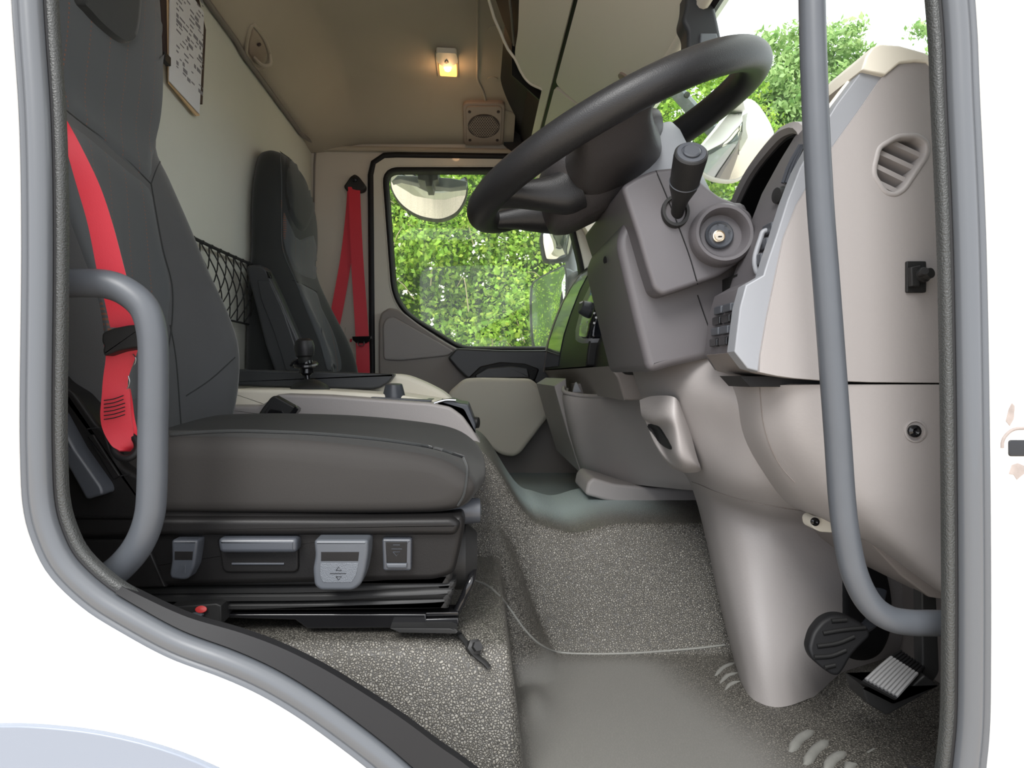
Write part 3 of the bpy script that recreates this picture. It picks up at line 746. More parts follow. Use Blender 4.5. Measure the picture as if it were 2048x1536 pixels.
for sx in (-1, 1):
    for sy in (-1, 1):
        lathe('screw', [(.006, .018), (.006, .023), (.001, .0235)], fs(sx*hw*.68, sy*hh*.66, 0), nn_, M['board_brown'], sp, seg=12)

# ================================================================ DOCUMENT HOLDER + NET
cb = thing('document_holder', 'brown clipboard with printed white sheet on the rear wall', 'clipboard', onX(370, 120, XR+.012))
def wallpoly(name, pts, lift, th, mat_, parent):
    P = [onX(x, y, XR+lift) for x, y in pts]; n = len(P)
    return mk(name, P+[p-Vector((th, 0, 0)) for p in P], [tuple(range(n)), tuple(range(n, 2*n))[::-1]]+[(i, n+i, n+(i+1) % n, (i+1) % n) for i in range(n)], mat_, parent, smooth=False)
wallpoly('board', [(318, -150), (385, -60), (412, 60), (405, 209), (398, 205), (333, 120), (322, 0)], .010, .008, M['board_brown'], cb)
wallpoly('card_backing', [(336, -60), (405, 30), (399, 232), (393, 232), (339, 166)], .014, .004, M['card'], cb)
mat('paper', (.62, .63, .66), .8)
wallpoly('paper_sheet', [(341, -70), (408, 25), (407, 66), (399, 228), (339, 162)], .018, .002, M['paper'], cb)
mat('print_grey', (.22, .22, .25), .8)
rg = random.Random(5)
V = []; Fc = []
for row in range(40):
    z0 = .965-.012*row-.0
    y = 1.585
    while y < 1.735:
        wdt = rg.uniform(.008, .03); hgt = rg.choice([.003, .004, .004, .009])
        if rg.random() < .62 and z0 > .70+.0*(y):
            s0 = len(V)
            V += [R(XR+.0185, y, z0), R(XR+.0185, min(y+wdt, 1.74), z0), R(XR+.0185, min(y+wdt, 1.74), z0-hgt), R(XR+.0185, y, z0-hgt)]
            V += [q-Vector((.0004, 0, 0)) for q in V[-4:]]
            Fc += [(s0, s0+1, s0+2, s0+3), (s0+7, s0+6, s0+5, s0+4)]
        y += wdt+.006
pr = mk('printed_form', V, Fc, M['print_grey'], cb, smooth=False); pr['kind'] = 'stuff'
box('board_clip', onX(331, 118, XR+.02), (.012, .03, .02), M['trim_black'], cb)

nt_ = thing('cargo_net', 'black diamond mesh stowage net on the rear wall between the seats', 'net', R(XR+.03, 1.85, .25))
yA, yB, zT, zB = 1.30, 2.16, .333, .150
def npt(u, v): return R(XR+.022+.02*math.sin(math.pi*v), yA+(yB-yA)*u, zT+(zB-zT)*v-.006*math.sin(math.pi*u)*(1-v))
tube('top_rope', [npt(u, 0) for u in np.linspace(0, 1, 12)], .0045, M['thread_black'], nt_, seg=8)
tube('bottom_rope', [npt(u, 1) for u in np.linspace(0, 1, 12)], .003, M['thread_black'], nt_, seg=6)
k = -6
while k < 26:
    for sgn in (1, -1):
        pts = [npt(u, v) for v in np.linspace(0, 1, 7) for u in [k*.068+sgn*v*.17] if 0 <= u <= 1]
        if len(pts) > 2: tube('net_cord', pts, .0018, M['thread_black'], nt_, seg=5, sm=1)
    k += 1
for u in np.arange(.02, 1, .068): box('net_knot', npt(u, 0), (.009, .011, .010), M['thread_black'], nt_, r=.003)

# ================================================================ DRIVER SEAT
ds = thing('driver_chair', 'dark grey cloth driver seat on black adjustable base', 'seat', R(-.35, 1.12, -.33))
def ring_back(z, crest, cen, yn, yf, back=-.67, dn=.06):
    # closed ring: near back corner -> near crest -> centre -> far crest -> far back
    m = (yn+yf)/2; w = (yf-yn)/2
    return [R(back, yn+.03, z), R((back+crest)/2, yn, z), R(crest-.012, yn+.012, z), R(crest, yn+.045, z), R(cen+(crest-cen)*.25, yn+.12, z), R(cen, m, z),
            R(cen+(crest-cen)*.25, yf-.12, z), R(crest, yf-.045, z), R(crest-.012, yf-.012, z), R((back+crest)/2, yf, z), R(back, yf-.03, z), R(back, m, z)]
rb = [(-.20, -.50, -.56, .90, 1.37), (-.12, -.485, -.56, .885, 1.38), (-.03, -.470, -.562, .88, 1.385), (.05, -.470, -.567, .88, 1.39), (.12, -.488, -.572, .885, 1.385), (.20, -.520, -.578, .895, 1.375),
      (.29, -.552, -.583, .91, 1.365), (.37, -.582, -.590, .925, 1.355), (.425, -.598, -.594, .925, 1.335), (.50, -.592, -.586, .92, 1.345), (.60, -.590, -.578, .925, 1.345), (.72, -.592, -.575, .935, 1.335), (.84, -.60, -.585, .96, 1.31), (.90, -.62, -.60, 1.0, 1.27), (.925, -.645, -.63, 1.05, 1.22)]
bk = loft('backrest', [ring_back(*q, back=-.685) for q in rb], M['cloth'], ds, sr=4, sc=4)
drape('shoulder_panel', [bk], [(112, 70), (135, -30), (330, -30), (332, 120), (331, 200), (322, 265), (306, 318), (300, 362), (262, 335), (205, 285), (140, 225), (116, 200)], M['cloth_dotted'], ds, lift=.0035, sm=3)
drape('centre_panel', [bk], [(122, 245), (150, 250), (200, 290), (258, 340), (300, 375), (310, 420), (325, 500), (342, 570), (338, 640), (332, 700), (300, 790), (232, 800), (212, 700), (195, 600), (160, 500), (128, 400)], M['cloth_dotted'], ds, lift=.003, sm=3)
# headrest pad
hp = drape('headrest_pad', [bk], [(140, -120), (300, -120), (276, -30), (270, 30), (262, 75), (246, 90), (224, 82), (190, 55), (158, 22), (138, -10)], M['cloth_dark'], ds, lift=.014, sm=3)
for k, P in enumerate([[(112, 205), (160, 243), (205, 277), (262, 328), (302, 368)], [(302, 368), (312, 340), (324, 315)], [(302, 368), (312, 425), (326, 500), (344, 570), (344, 640), (336, 700)],
          [(372, 792), (420, 760), (470, 715)], [(340, 650), (352, 720), (362, 850)]]):
    seam('stitched_seam', [bk], P, .0014, M['cloth_dark'], ds)
# cushion: rounded slab built as rings along Y
def cring(y, x1, zt, zb, k=1):
    h = zt-zb
    return [R(-.58, y, zb+.25*h), R(-.58, y, zt-.18*h), R(-.54, y, zt-.004), R(-.42, y, zt+.003), R(-.25, y, zt-.0), R(x1-.12, y, zt-.012), R(x1-.045, y, zt-.27*h), R(x1-.006, y, zt-.55*h), R(x1-.006, y, zb+.24*h), R(x1-.03, y, zb+.05*h), R(x1-.10, y, zb), R(-.3, y, zb), R(-.55, y, zb+.002)]
rc_ = [cring(.8725, -.035, -0.1140, -.152), cring(.8735, -.022, -0.1020, -.162), cring(.878, -.010, -0.0890, -.170), cring(.890, .0, -0.0790, -.175), cring(.92, .004, -0.0760, -.178), cring(1.0, .012, -0.0890, -.178), cring(1.13, .015, -0.0990, -.178),
      cring(1.26, .012, -0.0860, -.178), cring(1.33, .004, -0.0760, -.176), cring(1.37, -.01, -0.0890, -.170), cring(1.385, -.05, -0.1140, -.15)]
cu = loft('seat_cushion', rc_, M['cushion_cloth_dimmed'], ds, sr=5, sc=5)
mat('cushion_mark', (.1, .1, .1), .5)
# leatherette side band of the cushion, below the piping
cu.data.materials.append(M['cloth_side'])
for p in cu.data.polygons:
    c = p.center+ORG[cu.name]
    if c.y < .885 or (p.normal.y < -.55): p.material_index = 1
seam('cushion_piping', [cu], [(342, 872), (430, 866), (520, 866), (640, 871), (760, 882), (860, 897), (925, 916)], .0022, M['cloth_dark'], ds, .002)
seam('front_seam', [cu], [(925, 915), (933, 940), (928, 985), (915, 1010)], .0015, M['cloth_dark'], ds, .0012)
# base shell
YS = .868
shell = ext('base_shell', [(100, 1030), (330, 1026), (700, 1033), (880, 1036), (925, 1030), (930, 1050), (918, 1110), (908, 1150), (870, 1162), (300, 1175), (100, 1175)], YS, 1.38, M['black_plastic'], ds, r=.012, rd=.01)
ext('base_rim', [(100, 1032), (330, 1036), (700, 1038), (905, 1036), (922, 1048), (912, 1072), (330, 1072), (100, 1078)], YS-.012, YS+.03, M['black_plastic'], ds, r=.009, rd=.008)
ext('rear_side_cover', [(150, 1078), (300, 1078), (300, 1100), (330, 1175), (100, 1180), (100, 1078)], YS-.006, YS+.02, M['black_plastic'], ds, r=.004)
# round plastic ear at the front
lathe('front_ear', [(.045, 0), (.045, .03), (.03, .045), (.001, .045)], W(888, 1110, .95)+Vector((0, .0, 0)), (1, 0, 0), M['trim_black'], ds, sy=1.0)
lathe('tilt_knob', [(.018, -.012), (.019, 0), (.016, .03), (.001, .032)], W(915, 1021, .93), (1, 0, 0), M['lever_grey'], ds)
# frames around the controls and the controls
ext('handle_recess', [(432, 1076), (597, 1076), (597, 1146), (445, 1146), (438, 1100)], YS-.004, YS+.02, M['black_plastic'], ds, r=.003, rd=.008)
hb = thing
def ctrl(name, pts, y0, y1, mat_, par=None, **k): return ext(name, pts, y0, y1, mat_, par or ds, **k)
c1 = ctrl('tilt_lever', [(342, 1080), (396, 1080), (392, 1110), (388, 1135), (376, 1158), (366, 1161), (342, 1158), (338, 1150), (343, 1120)], YS-.022, YS+.01, M['lever_grey'], r=.005, rd=.004)
c2 = ctrl('slide_handle', [(434, 1077), (594, 1077), (594, 1107), (438, 1107)], YS-.020, YS+.01, M['lever_grey'], r=.008, rd=.006)
ctrl('handle_groove', [(463, 1126), (568, 1126), (568, 1130), (463, 1130)], YS-.006, YS+.01, M['lever_grey'], r=.0006)
c3 = ctrl('height_paddle', [(627, 1080), (737, 1080), (736, 1110), (730, 1145), (722, 1170), (706, 1182), (640, 1182), (628, 1172), (625, 1140), (630, 1112)], YS-.036, YS+.01, M['rail_paint'], r=.007, rd=.005)
c4 = ctrl('lowering_switch', [(764, 1078), (823, 1078), (822, 1142), (766, 1142)], YS-.012, YS+.01, M['lever_grey'], r=.003, rd=.003)
ctrl('switch_face', [(771, 1084), (814, 1084), (813, 1126), (773, 1126)], YS-.0135, YS, M['black_plastic'], c4, r=.001)
ctrl('switch_lip', [(772, 1127), (814, 1127), (813, 1137), (774, 1137)], YS-.016, YS, M['rail_paint'], c4, r=.002)
mat('symbol_dark', (.02, .022, .026), .5)
mat('ribbed_grey', (.10, .11, .125), .45, bump=('voro', 1100, .8, .0008))
ctrl('lever_inset', [(349, 1103), (386, 1103), (384, 1120), (349, 1120)], YS-.0226, YS-.02, M['black_plastic'], c1, r=.0004)
ctrl('paddle_inset', [(642, 1104), (718, 1104), (716, 1122), (642, 1122)], YS-.0366, YS-.03, M['black_plastic'], c3, r=.0004)
ctrl('paddle_pad', [(641, 1126), (717, 1126), (712, 1150), (703, 1165), (646, 1165), (640, 1150)], YS-.0366, YS-.03, M['ribbed_grey'], c3, r=.0004)
def mark(pts, y, r=.0005, mt='symbol_dark', nm='symbol'): return tube(nm, [W(a, b, y) for a, b in pts], r, M[mt], c1 if pts[0][0] < 400 else c3 if pts[0][0] < 740 else c4, seg=5, sm=1)
yy = YS-.0368
mark([(660, 1147), (692, 1147)], yy); mark([(672, 1141), (677, 1134), (683, 1141), (672, 1141)], yy); mark([(672, 1153), (677, 1160), (683, 1153), (672, 1153)], yy)
yy = YS-.0224
mark([(357, 1147), (363, 1130)], yy, .0004, mt='rail_paint'); mark([(363, 1147), (369, 1130)], yy, .0004, mt='rail_paint'); mark([(370, 1130), (370, 1147)], yy, .0004, mt='rail_paint')
yy = YS-.0138
mark([(786, 1090), (800, 1090)], yy, mt='lever_grey'); mark([(783, 1098), (804, 1098)], yy, mt='lever_grey'); mark([(786, 1104), (793, 1112), (800, 1104), (786, 1104)], yy, mt='lever_grey')
# bellows: four folds
for k, (yt, yb_, w) in enumerate([(1146, 1170, 905), (1164, 1186, 912), (1180, 1202, 908), (1196, 1220, 902)]):
    ext('bellows_fold', [(150, yt+14), (420, yt+10), (640, yt+8), (800, yt), (w-12, yt-4), (w, yt+4), (w-6, yb_-4), (w-30, yb_), (640, yb_+3), (150, yb_+4)], YS+.012+.004*(k % 2), 1.36, M['trim_black'], ds, r=.008, sm=3)
# slide rail
rl = ext('slide_rail', [(430, 1228), (852, 1228), (852, 1256), (615, 1258), (590, 1240), (430, 1236)], YS+.02, YS+.06, M['black_gloss'], ds, r=.002)
ext('slide_rail', [(840, 1226), (916, 1224), (918, 1232), (840, 1234)], YS+.025, YS+.055, M['black_gloss'], ds, r=.001)
ext('slide_rail', [(840, 1238), (917, 1236), (917, 1254), (840, 1256)], YS+.022, YS+.058, M['black_gloss'], ds, r=.002)
ext('slide_rail', [(430, 1228), (915, 1228), (915, 1256), (430, 1256)], 1.30, 1.34, M['black_gloss'], ds, r=.002)
ext('floor_bracket', [(780, 1257), (900, 1257), (914, 1262), (910, 1268), (800, 1266)], YS-.002, YS+.045, M['trim_black'], ds, r=.001)
tube('bracket_leg', [W(905, 1262, .868)]+on_line([fl], [(916, 1272), (932, 1290), (952, 1312), (970, 1326), (978, 1334)], .004), .0065, M['trim_black'], ds, seg=8, sm=2, flat=.45)
lathe('bolt', [(.010, -.004), (.010, .006), (.006, .008), (.006, .016), (.001, .016)], hit([fl], 948, 1300, .004)[0], (.4, -1, .5), M['trim_black'], ds, seg=6)
tube('adjuster_bar', [W(912, 1226, .905), W(925, 1200, .905), W(940, 1165, .905), W(946, 1145, .92), W(944, 1122, .95), W(935, 1128, 1.05), W(920, 1165, 1.25)], .0052, M['black_gloss'], ds, sm=5)
# recliner cover beside the hip
rcov = ext('side_cover', [(100, 742), (118, 765), (150, 787), (172, 818), (195, 850), (212, 862), (222, 895), (240, 930), (262, 945), (300, 962), (310, 1040), (100, 1040)], .852, .90, M['black_plastic'], ds, r=.010, rd=.006)
ext('cover_inset', [(172, 872), (186, 868), (240, 952), (226, 960)], .849, .87, M['black_plastic'], ds, r=.004, rd=.002)
ext('recline_lever', [(95, 812), (112, 830), (150, 900), (203, 975), (206, 990), (172, 1000), (150, 960), (95, 862)], .825, .86, M['lever_grey'], ds, r=.010, rd=.004)
seam('cover_joint', [rcov], [(175, 858), (190, 856), (206, 855)], .0009, M['rubber_black'], ds)
seam('cover_joint', [rcov], [(232, 954), (250, 950), (262, 948)], .0009, M['rubber_black'], ds)

# seat belt of the driver
db = thing('driver_seat_belt', 'red seat belt webbing hanging beside the driver seat', 'seat belt', W(240, 800, .83))
def rib(nm, rows, **k): return ribbon(nm, [W(a, y, d) for a, b, y, d in rows], [W(b, y, d2) for (a, b, y, d), d2 in zip(rows, [q[3]+k.pop('tw', .0) if 0 else q[3]+.01 for q in rows])], M['red_web'], db)
rib('shoulder_webbing', [(95, 100, 120, .80), (107, 112, 200, .80), (130, 160, 290, .805), (153, 199, 370, .81), (176, 226, 450, .815), (195, 251, 545, .82), (209, 266, 600, .825), (221, 280, 655, .83)])
rib('lap_webbing', [(208, 278, 690, .83), (212, 272, 712, .832), (206, 256, 760, .834), (204, 260, 790, .835), (201, 262, 830, .835), (206, 266, 860, .836), (222, 268, 890, .836), (238, 262, 902, .838)])
rib('folded_webbing', [(252, 259, 777, .843), (250, 264, 805, .844), (250, 268, 835, .844), (255, 273, 860, .844), (262, 274, 885, .845)])
bl = ext('belt_sleeve', [(203, 665), (225, 656), (255, 650), (290, 648), (290, 694), (262, 697), (235, 702), (207, 713), (204, 700), (207, 692), (202, 684)], .815, .845, M['trim_black'], db, r=.0035, rd=.004)
for k in range(6):
    y = 793+k*7.6
    tube('stitch_row', [W(208, y+8, .8325), W(228, y+5, .8325), (W(250-(3 if k < 2 else 0), y-2, .8335))], .0007, M['thread_black'], db, seg=5, sm=2)
rp_ = [W(251+24*math.cos(a), 893+24*math.sin(a), .842-.008*math.sin(a)) for a in np.linspace(0, 2*math.pi, 16)[:-1]]
tube('anchor_ring', rp_, .0042, M['rubber_black'], db, closed=True, seg=10, sm=3)
tube('wire_loop', [W(266, 708, .838), W(271, 716, .838), W(270, 726, .838), W(264, 735, .838)], .0006, M['chrome'], db, seg=5)
tube('wire_loop', [W(256, 752, .838), W(259, 762, .838), W(257, 772, .838), W(254, 778, .838)], .0006, M['chrome'], db, seg=5)

# buckle beside the far side of the driver seat
bu = thing('belt_buckle', 'black seat belt buckle standing between cushion and console', 'buckle', W(553, 830, 1.44))
ext('buckle_body', [(503, 850), (525, 815), (541, 795), (549, 791), (592, 815), (596, 822), (580, 838), (575, 850), (560, 880), (490, 880)], 1.43, 1.46, M['trim_black'], bu, r=.005, rd=.004)
ext('release_button', [(572, 836), (590, 812), (597, 818), (582, 842)], 1.425, 1.45, M['black_gloss'], bu, r=.002)
ext('label_plate', [(530, 833), (540, 818), (566, 822), (568, 832), (560, 846), (535, 848)], 1.4285, 1.435, M['black_gloss'], bu, r=.001, rd=.003)
tube('buckle_stalk', [W(478, 890, 1.40), W(468, 860, 1.40), W(458, 815, 1.40), W(450, 790, 1.40)], .008, M['trim_black'], bu, flat=.5)

# small box with red button under the seat
rbx = thing('control_box', 'small black box with a red button behind the sill', 'control box', W(405, 1215, .88))
slab('box_body', [tuple(p) for p in pxz([(340, 1214), (432, 1207), (442, 1212), (442, 1250), (340, 1250)], .86)], .86, .93, FXZ, M['trim_black'], rbx, r=.002)
lathe('red_button', [(.007, 0), (.007, .002), (.001, .003)], W(403, 1219, .857), (0, -1, .5), M['red_dot'], rbx, seg=18, sy=.6)
lathe('key_slot', [(.008, 0), (.007, .003), (.001, .003)], W(395, 1229, .857), (0, -1, .3), M['lever_grey'], rbx, seg=18, sy=.4)
# ================================================================ GRAB RAILS
gl = thing('seat_grab_rail', 'short bent grey grab handle beside the driver seat', 'grab handle', W(300, 800, .765))
tube('rail', [W(x, y, .765) for x, y in [(85, 570), (115, 568), (165, 566), (215, 569), (255, 585), (288, 615), (303, 660), (307, 720), (306, 850), (304, 980), (297, 1040), (277, 1090), (245, 1130), (205, 1162), (180, 1180)]], .0157, M['rail_paint'], gl, seg=20, sm=6)
lathe('rail_foot', [(.019, 0), (.019, .02), (.015, .022)], W(195, 1172, .765), (-.7, 0, -.7), M['grained_black'], gl)
gr_ = thing('entry_grab_rail', 'long vertical grey grab rail at the front of the doorway', 'grab handle', W(1660, 700, .765))
tube('rail', [W(x, y, .765) for x, y in [(1620, -700), (1622, -200), (1624, 0), (1630, 200), (1640, 400), (1652, 560), (1664, 720), (1675, 870), (1684, 1000), (1694, 1080), (1710, 1150), (1738, 1205), (1775, 1235), (1820, 1245), (1870, 1246), (1930, 1247)]], .0138, M['rail_paint'], gr_, seg=20, sm=6)

# ================================================================ CENTRE CONSOLE + GEAR LEVER
cs = thing('centre_console', 'taupe plastic console box with black padded lid between the seats', 'console', R(-.2, 1.7, -.15))
near = ext('side_moulding', [(440, 812), (520, 812), (556, 788), (650, 791), (760, 799), (860, 806), (900, 814), (925, 832), (945, 860), (963, 889), (940, 892), (905, 892), (440, 1000)], 1.50, 1.60, M['taupe'], cs, r=.012, rd=.008)
ext('tray_body', [(455, 778), (640, 780), (800, 790), (900, 806), (930, 822), (960, 960), (455, 960)], 1.58, 1.86, M['beige'], cs, r=.01, rd=.01)
ext('console_lid_side', [(430, 752), (700, 752), (792, 747), (815, 751), (850, 765), (885, 783), (905, 800), (905, 900), (430, 900)], 1.80, 1.92, M['beige'], cs, r=.012, rd=.02)
ext('padded_lid', [(420, 738), (470, 738), (700, 745), (790, 748), (778, 765), (760, 776), (740, 779), (420, 770)], 1.765, 1.90, M['armrest_grey'], cs, r=.008, rd=.006)
ext('switch_plate', [(742, 794), (862, 800), (862, 804), (742, 799)], 1.55, 1.66, M['lever_grey'], cs, r=.001)
lathe('rotary_knob', [(.027, 0), (.026, .006), (.020, .030), (.019, .033), (.001, .035)], W(788, 797, 1.60), (0, -.1, 1), M['lever_grey'], cs, seg=24)
ext('cup_holder', [(872, 804), (905, 800), (918, 806), (936, 808), (952, 850), (950, 870), (925, 820), (890, 812)], 1.52, 1.68, M['lever_grey'], cs, r=.004, rd=.005)
tube('cup_lip', [W(868, 806, 1.515), W(890, 800, 1.515), W(912, 800, 1.515)], .0025, M['chrome'], cs, seg=6)
lathe('end_knob', [(.014, 0), (.012, .012), (.001, .014)], W(947, 845, 1.58), (1, -.3, 0), M['trim_black'], cs)
gv = thing('gear_lever', 'black gear lever with rounded knob standing on the console', 'gear lever', W(620, 788, 1.66))
GY = 1.66
lathe('boot', [(.050, -.01), (.048, .0), (.040, .012), (.022, .022), (.008, .026), (.001, .026)], W(620, 780, GY), (0, 0, 1), M['trim_black'], gv)
tube('shaft', [W(617, 775, GY), W(614, 750, GY), W(612, 738, GY)], .0075, M['black_gloss'], gv)
lathe('lower_collar', [(.010, -.035), (.0165, -.030), (.017, -.01), (.015, .0), (.001, .0)], W(612, 738, GY)+Vector((0, 0, .02)), (-.03, 0, 1), M['black_gloss'], gv)
lathe('range_ring', [(.012, -.006), (.028, -.004), (.030, 0), (.028, .004), (.012, .006)], W(611, 729, GY), (0, -.25, 1), M['black_gloss'], gv)
lathe('neck', [(.014, -.012), (.0165, -.008), (.0165, .018), (.001, .018)], W(610, 718, GY), (-.02, 0, 1), M['trim_black'], gv)
lathe('knob', [(.014, -.020), (.021, -.014), (.0235, .0), (.0235, .010), (.0205, .021), (.013, .027), (.001, .0285)], W(609, 700, GY), (-.05, 0, 1), M['wheel_leather'], gv)
tube('range_switch', [W(583, 733, GY), W(590, 724, GY), W(600, 722, GY)], .006, M['black_gloss'], gv)

# ================================================================ PASSENGER SEAT
ps = thing('passenger_chair', 'black cloth passenger seat backrest by the far pillar', 'seat', R(-.45, 2.28, -.15))
rp2 = [(-.20, -.42, -.50, 2.06, 2.52), (-.05, -.430, -.51, 2.05, 2.53), (.03, -.436, -.515, 2.05, 2.53), (.12, -.465, -.525, 2.055, 2.525), (.22, -.512, -.54, 2.065, 2.515), (.32, -.555, -.555, 2.085, 2.50),
       (.38, -.566, -.558, 2.10, 2.49), (.46, -.562, -.552, 2.10, 2.50), (.56, -.566, -.556, 2.11, 2.49), (.64, -.585, -.575, 2.14, 2.45), (.695, -.610, -.600, 2.18, 2.40), (.715, -.635, -.63, 2.23, 2.35)]
pb = loft('backrest', [ring_back(*q, back=-.688) for q in rp2], M['cloth_dark'], ps, sr=4, sc=4)
drape('headrest_pad', [pb], [(572, 308), (583, 302), (602, 322), (622, 362), (628, 410), (620, 445), (606, 464), (590, 452), (576, 420), (569, 370)], M['cloth_dark'], ps, lift=.008, sm=4)
drape('centre_panel', [pb], [(566, 420), (574, 455), (600, 480), (628, 470), (636, 520), (634, 552), (628, 560), (592, 545), (578, 520), (566, 480)], M['cloth_dotted'], ps, lift=.003, sm=2)
drape('lumbar_panel', [pb], [(592, 562), (615, 572), (632, 582), (640, 610), (665, 660), (678, 700), (684, 742), (655, 742), (640, 690), (612, 620)], M['cloth_dotted'], ps, lift=.003, sm=2)
seam('stitched_seam', [pb], [(585, 560), (612, 572), (634, 584)], .002, M['rubber_black'], ps)
seam('stitched_seam', [pb], [(560, 300), (563, 360), (563, 440), (566, 500), (590, 560), (625, 640), (657, 720)], .0018, M['cloth_dotted'], ps)
ext('seat_cushion', [(480, 752), (560, 752), (700, 752), (760, 760), (800, 790), (800, 860), (480, 860)], 2.06, 2.52, M['cloth_dark'], ps, r=.03, rd=.03)
ar = thing  # armrest folded up against the seat
ext('armrest', [(490, 536), (499, 529), (522, 529), (533, 537), (560, 592), (597, 677), (607, 700), (616, 745), (612, 760), (555, 760), (530, 690), (505, 590)], 1.99, 2.045, M['armrest_grey'], ps, r=.009, rd=.012)
ext('armrest_inset', [(514, 560), (539, 561), (566, 620), (590, 690), (600, 742), (572, 742), (548, 665), (522, 600)], 1.984, 2.0, M['armrest_grey'], ps, r=.003, rd=.006)
ext('armrest_button', [(532, 542), (538, 544), (542, 556), (536, 556)], 1.986, 2.0, M['black_gloss'], ps, r=.001)
# belt of the passenger seat
pb_ = thing('passenger_seat_belt', 'red seat belt hanging in two strands from the far pillar', 'seat belt', W(715, 560, YF-.04))
ext('belt_anchor', rnd([(687, 372), (700, 353), (709, 347), (718, 353), (731, 370), (729, 378), (722, 382), (698, 382), (690, 378)], 4), YF-.05, YF-.002, M['trim_black'], pb_, r=.008)
lathe('anchor_bolt', [(.014, 0), (.013, .006), (.001, .008)], W(709, 358, YF-.05), (0, -1, 0), M['black_gloss'], pb_, seg=6)
def prib(nm, rows): return ribbon(nm, [W(a, y, d) for a, b, y, d in rows], [W(b, y, d+.004) for a, b, y, d in rows], M['red_web'], pb_)
prib('front_webbing', [(696, 720, 374, YF-.05), (699, 723, 450, YF-.055), (703, 728, 540, YF-.06), (708, 734, 620, YF-.065), (712, 739, 700, YF-.07), (713, 740, 800, YF-.07)])
prib('rear_webbing', [(695, 717, 376, YF-.035), (690, 712, 440, YF-.04), (680, 703, 520, YF-.045), (664, 688, 610, YF-.05), (650, 672, 690, YF-.055), (636, 660, 760, YF-.06)])
ext('buckle_tongue', [(704, 673), (742, 672), (743, 677), (736, 684), (732, 686), (712, 686), (705, 680)], YF-.085, YF-.068, M['black_gloss'], pb_, r=.003)
tube('tongue_loop', [W(716, 683, YF-.088), W(717, 691, YF-.088), (W(727, 691, YF-.088)), W(728, 682, YF-.088)], .0025, M['chrome'], pb_, seg=6, sm=2)
prib('belt_edge', [(700, 704, 678, YF-.072), (700, 703, 684, YF-.072)])
ext('lower_corner_trim', [(655, 650), (690, 655), (690, 760), (655, 760)], YF-.012, YF-.004, M['pillar_plastic'], None, r=.002)['kind'] = 'structure'

# ================================================================ DASHBOARD
da = thing('dashboard', 'taupe and grey plastic dashboard across the front of the cab', 'dashboard', R(.5, 1.8, .1))
PY_ = .84
END = [(1940, 180), (1891, 160), (1854, 121), (1830, 120), (1796, 123), (1767, 150), (1720, 219), (1666, 294), (1628, 352), (1594, 410), (1567, 478), (1549, 563), (1533, 640), (1521, 710), (1519, 744), (1552, 751), (1587, 756), (1638, 760), (1740, 764), (1940, 766)]
VENT = rnd([(1753, 290), (1795, 265), (1838, 264), (1862, 282), (1862, 312), (1814, 384), (1793, 397), (1768, 392), (1743, 355), (1742, 335)], 12, 4)
VI = shp(VENT, PY_, .005)
end_ = plate('end_panel', pxz(END, PY_), [[tuple(p) for p in VI][::-1]], PY_, PY_+.03, M['taupe'], da, ang=30)
Eo = np.array(pxz(END, PY_))
swp('panel_edge', [tuple(p) for p in offs(Eo, .0035)], circ(0, .004, .0042, 8), M['taupe'], da, PY_)
vt = swp('vent_frame', evenly(VENT_ := shp(VENT, PY_, .001), 80), [(-.001, .001), (.001, -.0012), (.004, -.0016), (.006, 0), (.007, .006), (.007, .05), (-.001, .05)], M['taupe'], da, PY_)
plate('vent_back', VENT_, [], PY_+.055, PY_+.06, M['rubber_black'], da)
for k, (x0, y0, x1, y1) in enumerate([(1776, 272, 1862, 312), (1763, 298, 1846, 336), (1748, 322, 1830, 362), (1742, 350, 1815, 385)]):
    a, b = W(x0, y0, PY_), W(x1, y1, PY_)
    d = (b-a).normalized(); up_ = Vector((d.z, 0, -d.x)); up_ = -up_ if up_.z < 0 else up_
    th = .0028
    V = [a+up_*th, b+up_*th, b-up_*th, a-up_*th]; V = [v+Vector((0, .008, 0)) for v in V]
    back = [v+Vector((0, .035, -.012)) for v in V]
    mk('vent_slat', V+back, [(0, 1, 2, 3), (7, 6, 5, 4), (0, 4, 5, 1), (1, 5, 6, 2), (2, 6, 7, 3), (3, 7, 4, 0)], M['taupe'], vt, smooth=False)
# silver-grey strip along the edge and the switch block
STRIP = [(1727, 137), (1767, 150), (1720, 219), (1666, 294), (1628, 352), (1594, 410), (1567, 478), (1549, 563), (1533, 640), (1521, 710), (1517, 743), (1495, 737), (1469, 703), (1480, 614), (1492, 570), (1527, 550), (1536, 520), (1553, 470), (1575, 400), (1600, 335), (1640, 262), (1673, 208)]
ext('grey_strip', STRIP, PY_+.003, PY_+.03, M['cool_grey'], da, r=.002)
blk = ext('switch_block', [(1523, 743), (1495, 739), (1471, 703), (1482, 614), (1494, 572), (1529, 552), (1540, 515), (1557, 470), (1577, 402), (1602, 337), (1642, 264), (1675, 210), (1730, 140), (1900, 150), (1900, 740)], PY_+.028, PY_+.15, M['column_grey'], da, r=.003)
ext('block_underside', [(1471, 705), (1495, 741), (1519, 748), (1590, 758), (1700, 764), (1700, 700), (1500, 690)], PY_+.026, PY_+.14, M['taupe_dark'], da, r=.004)
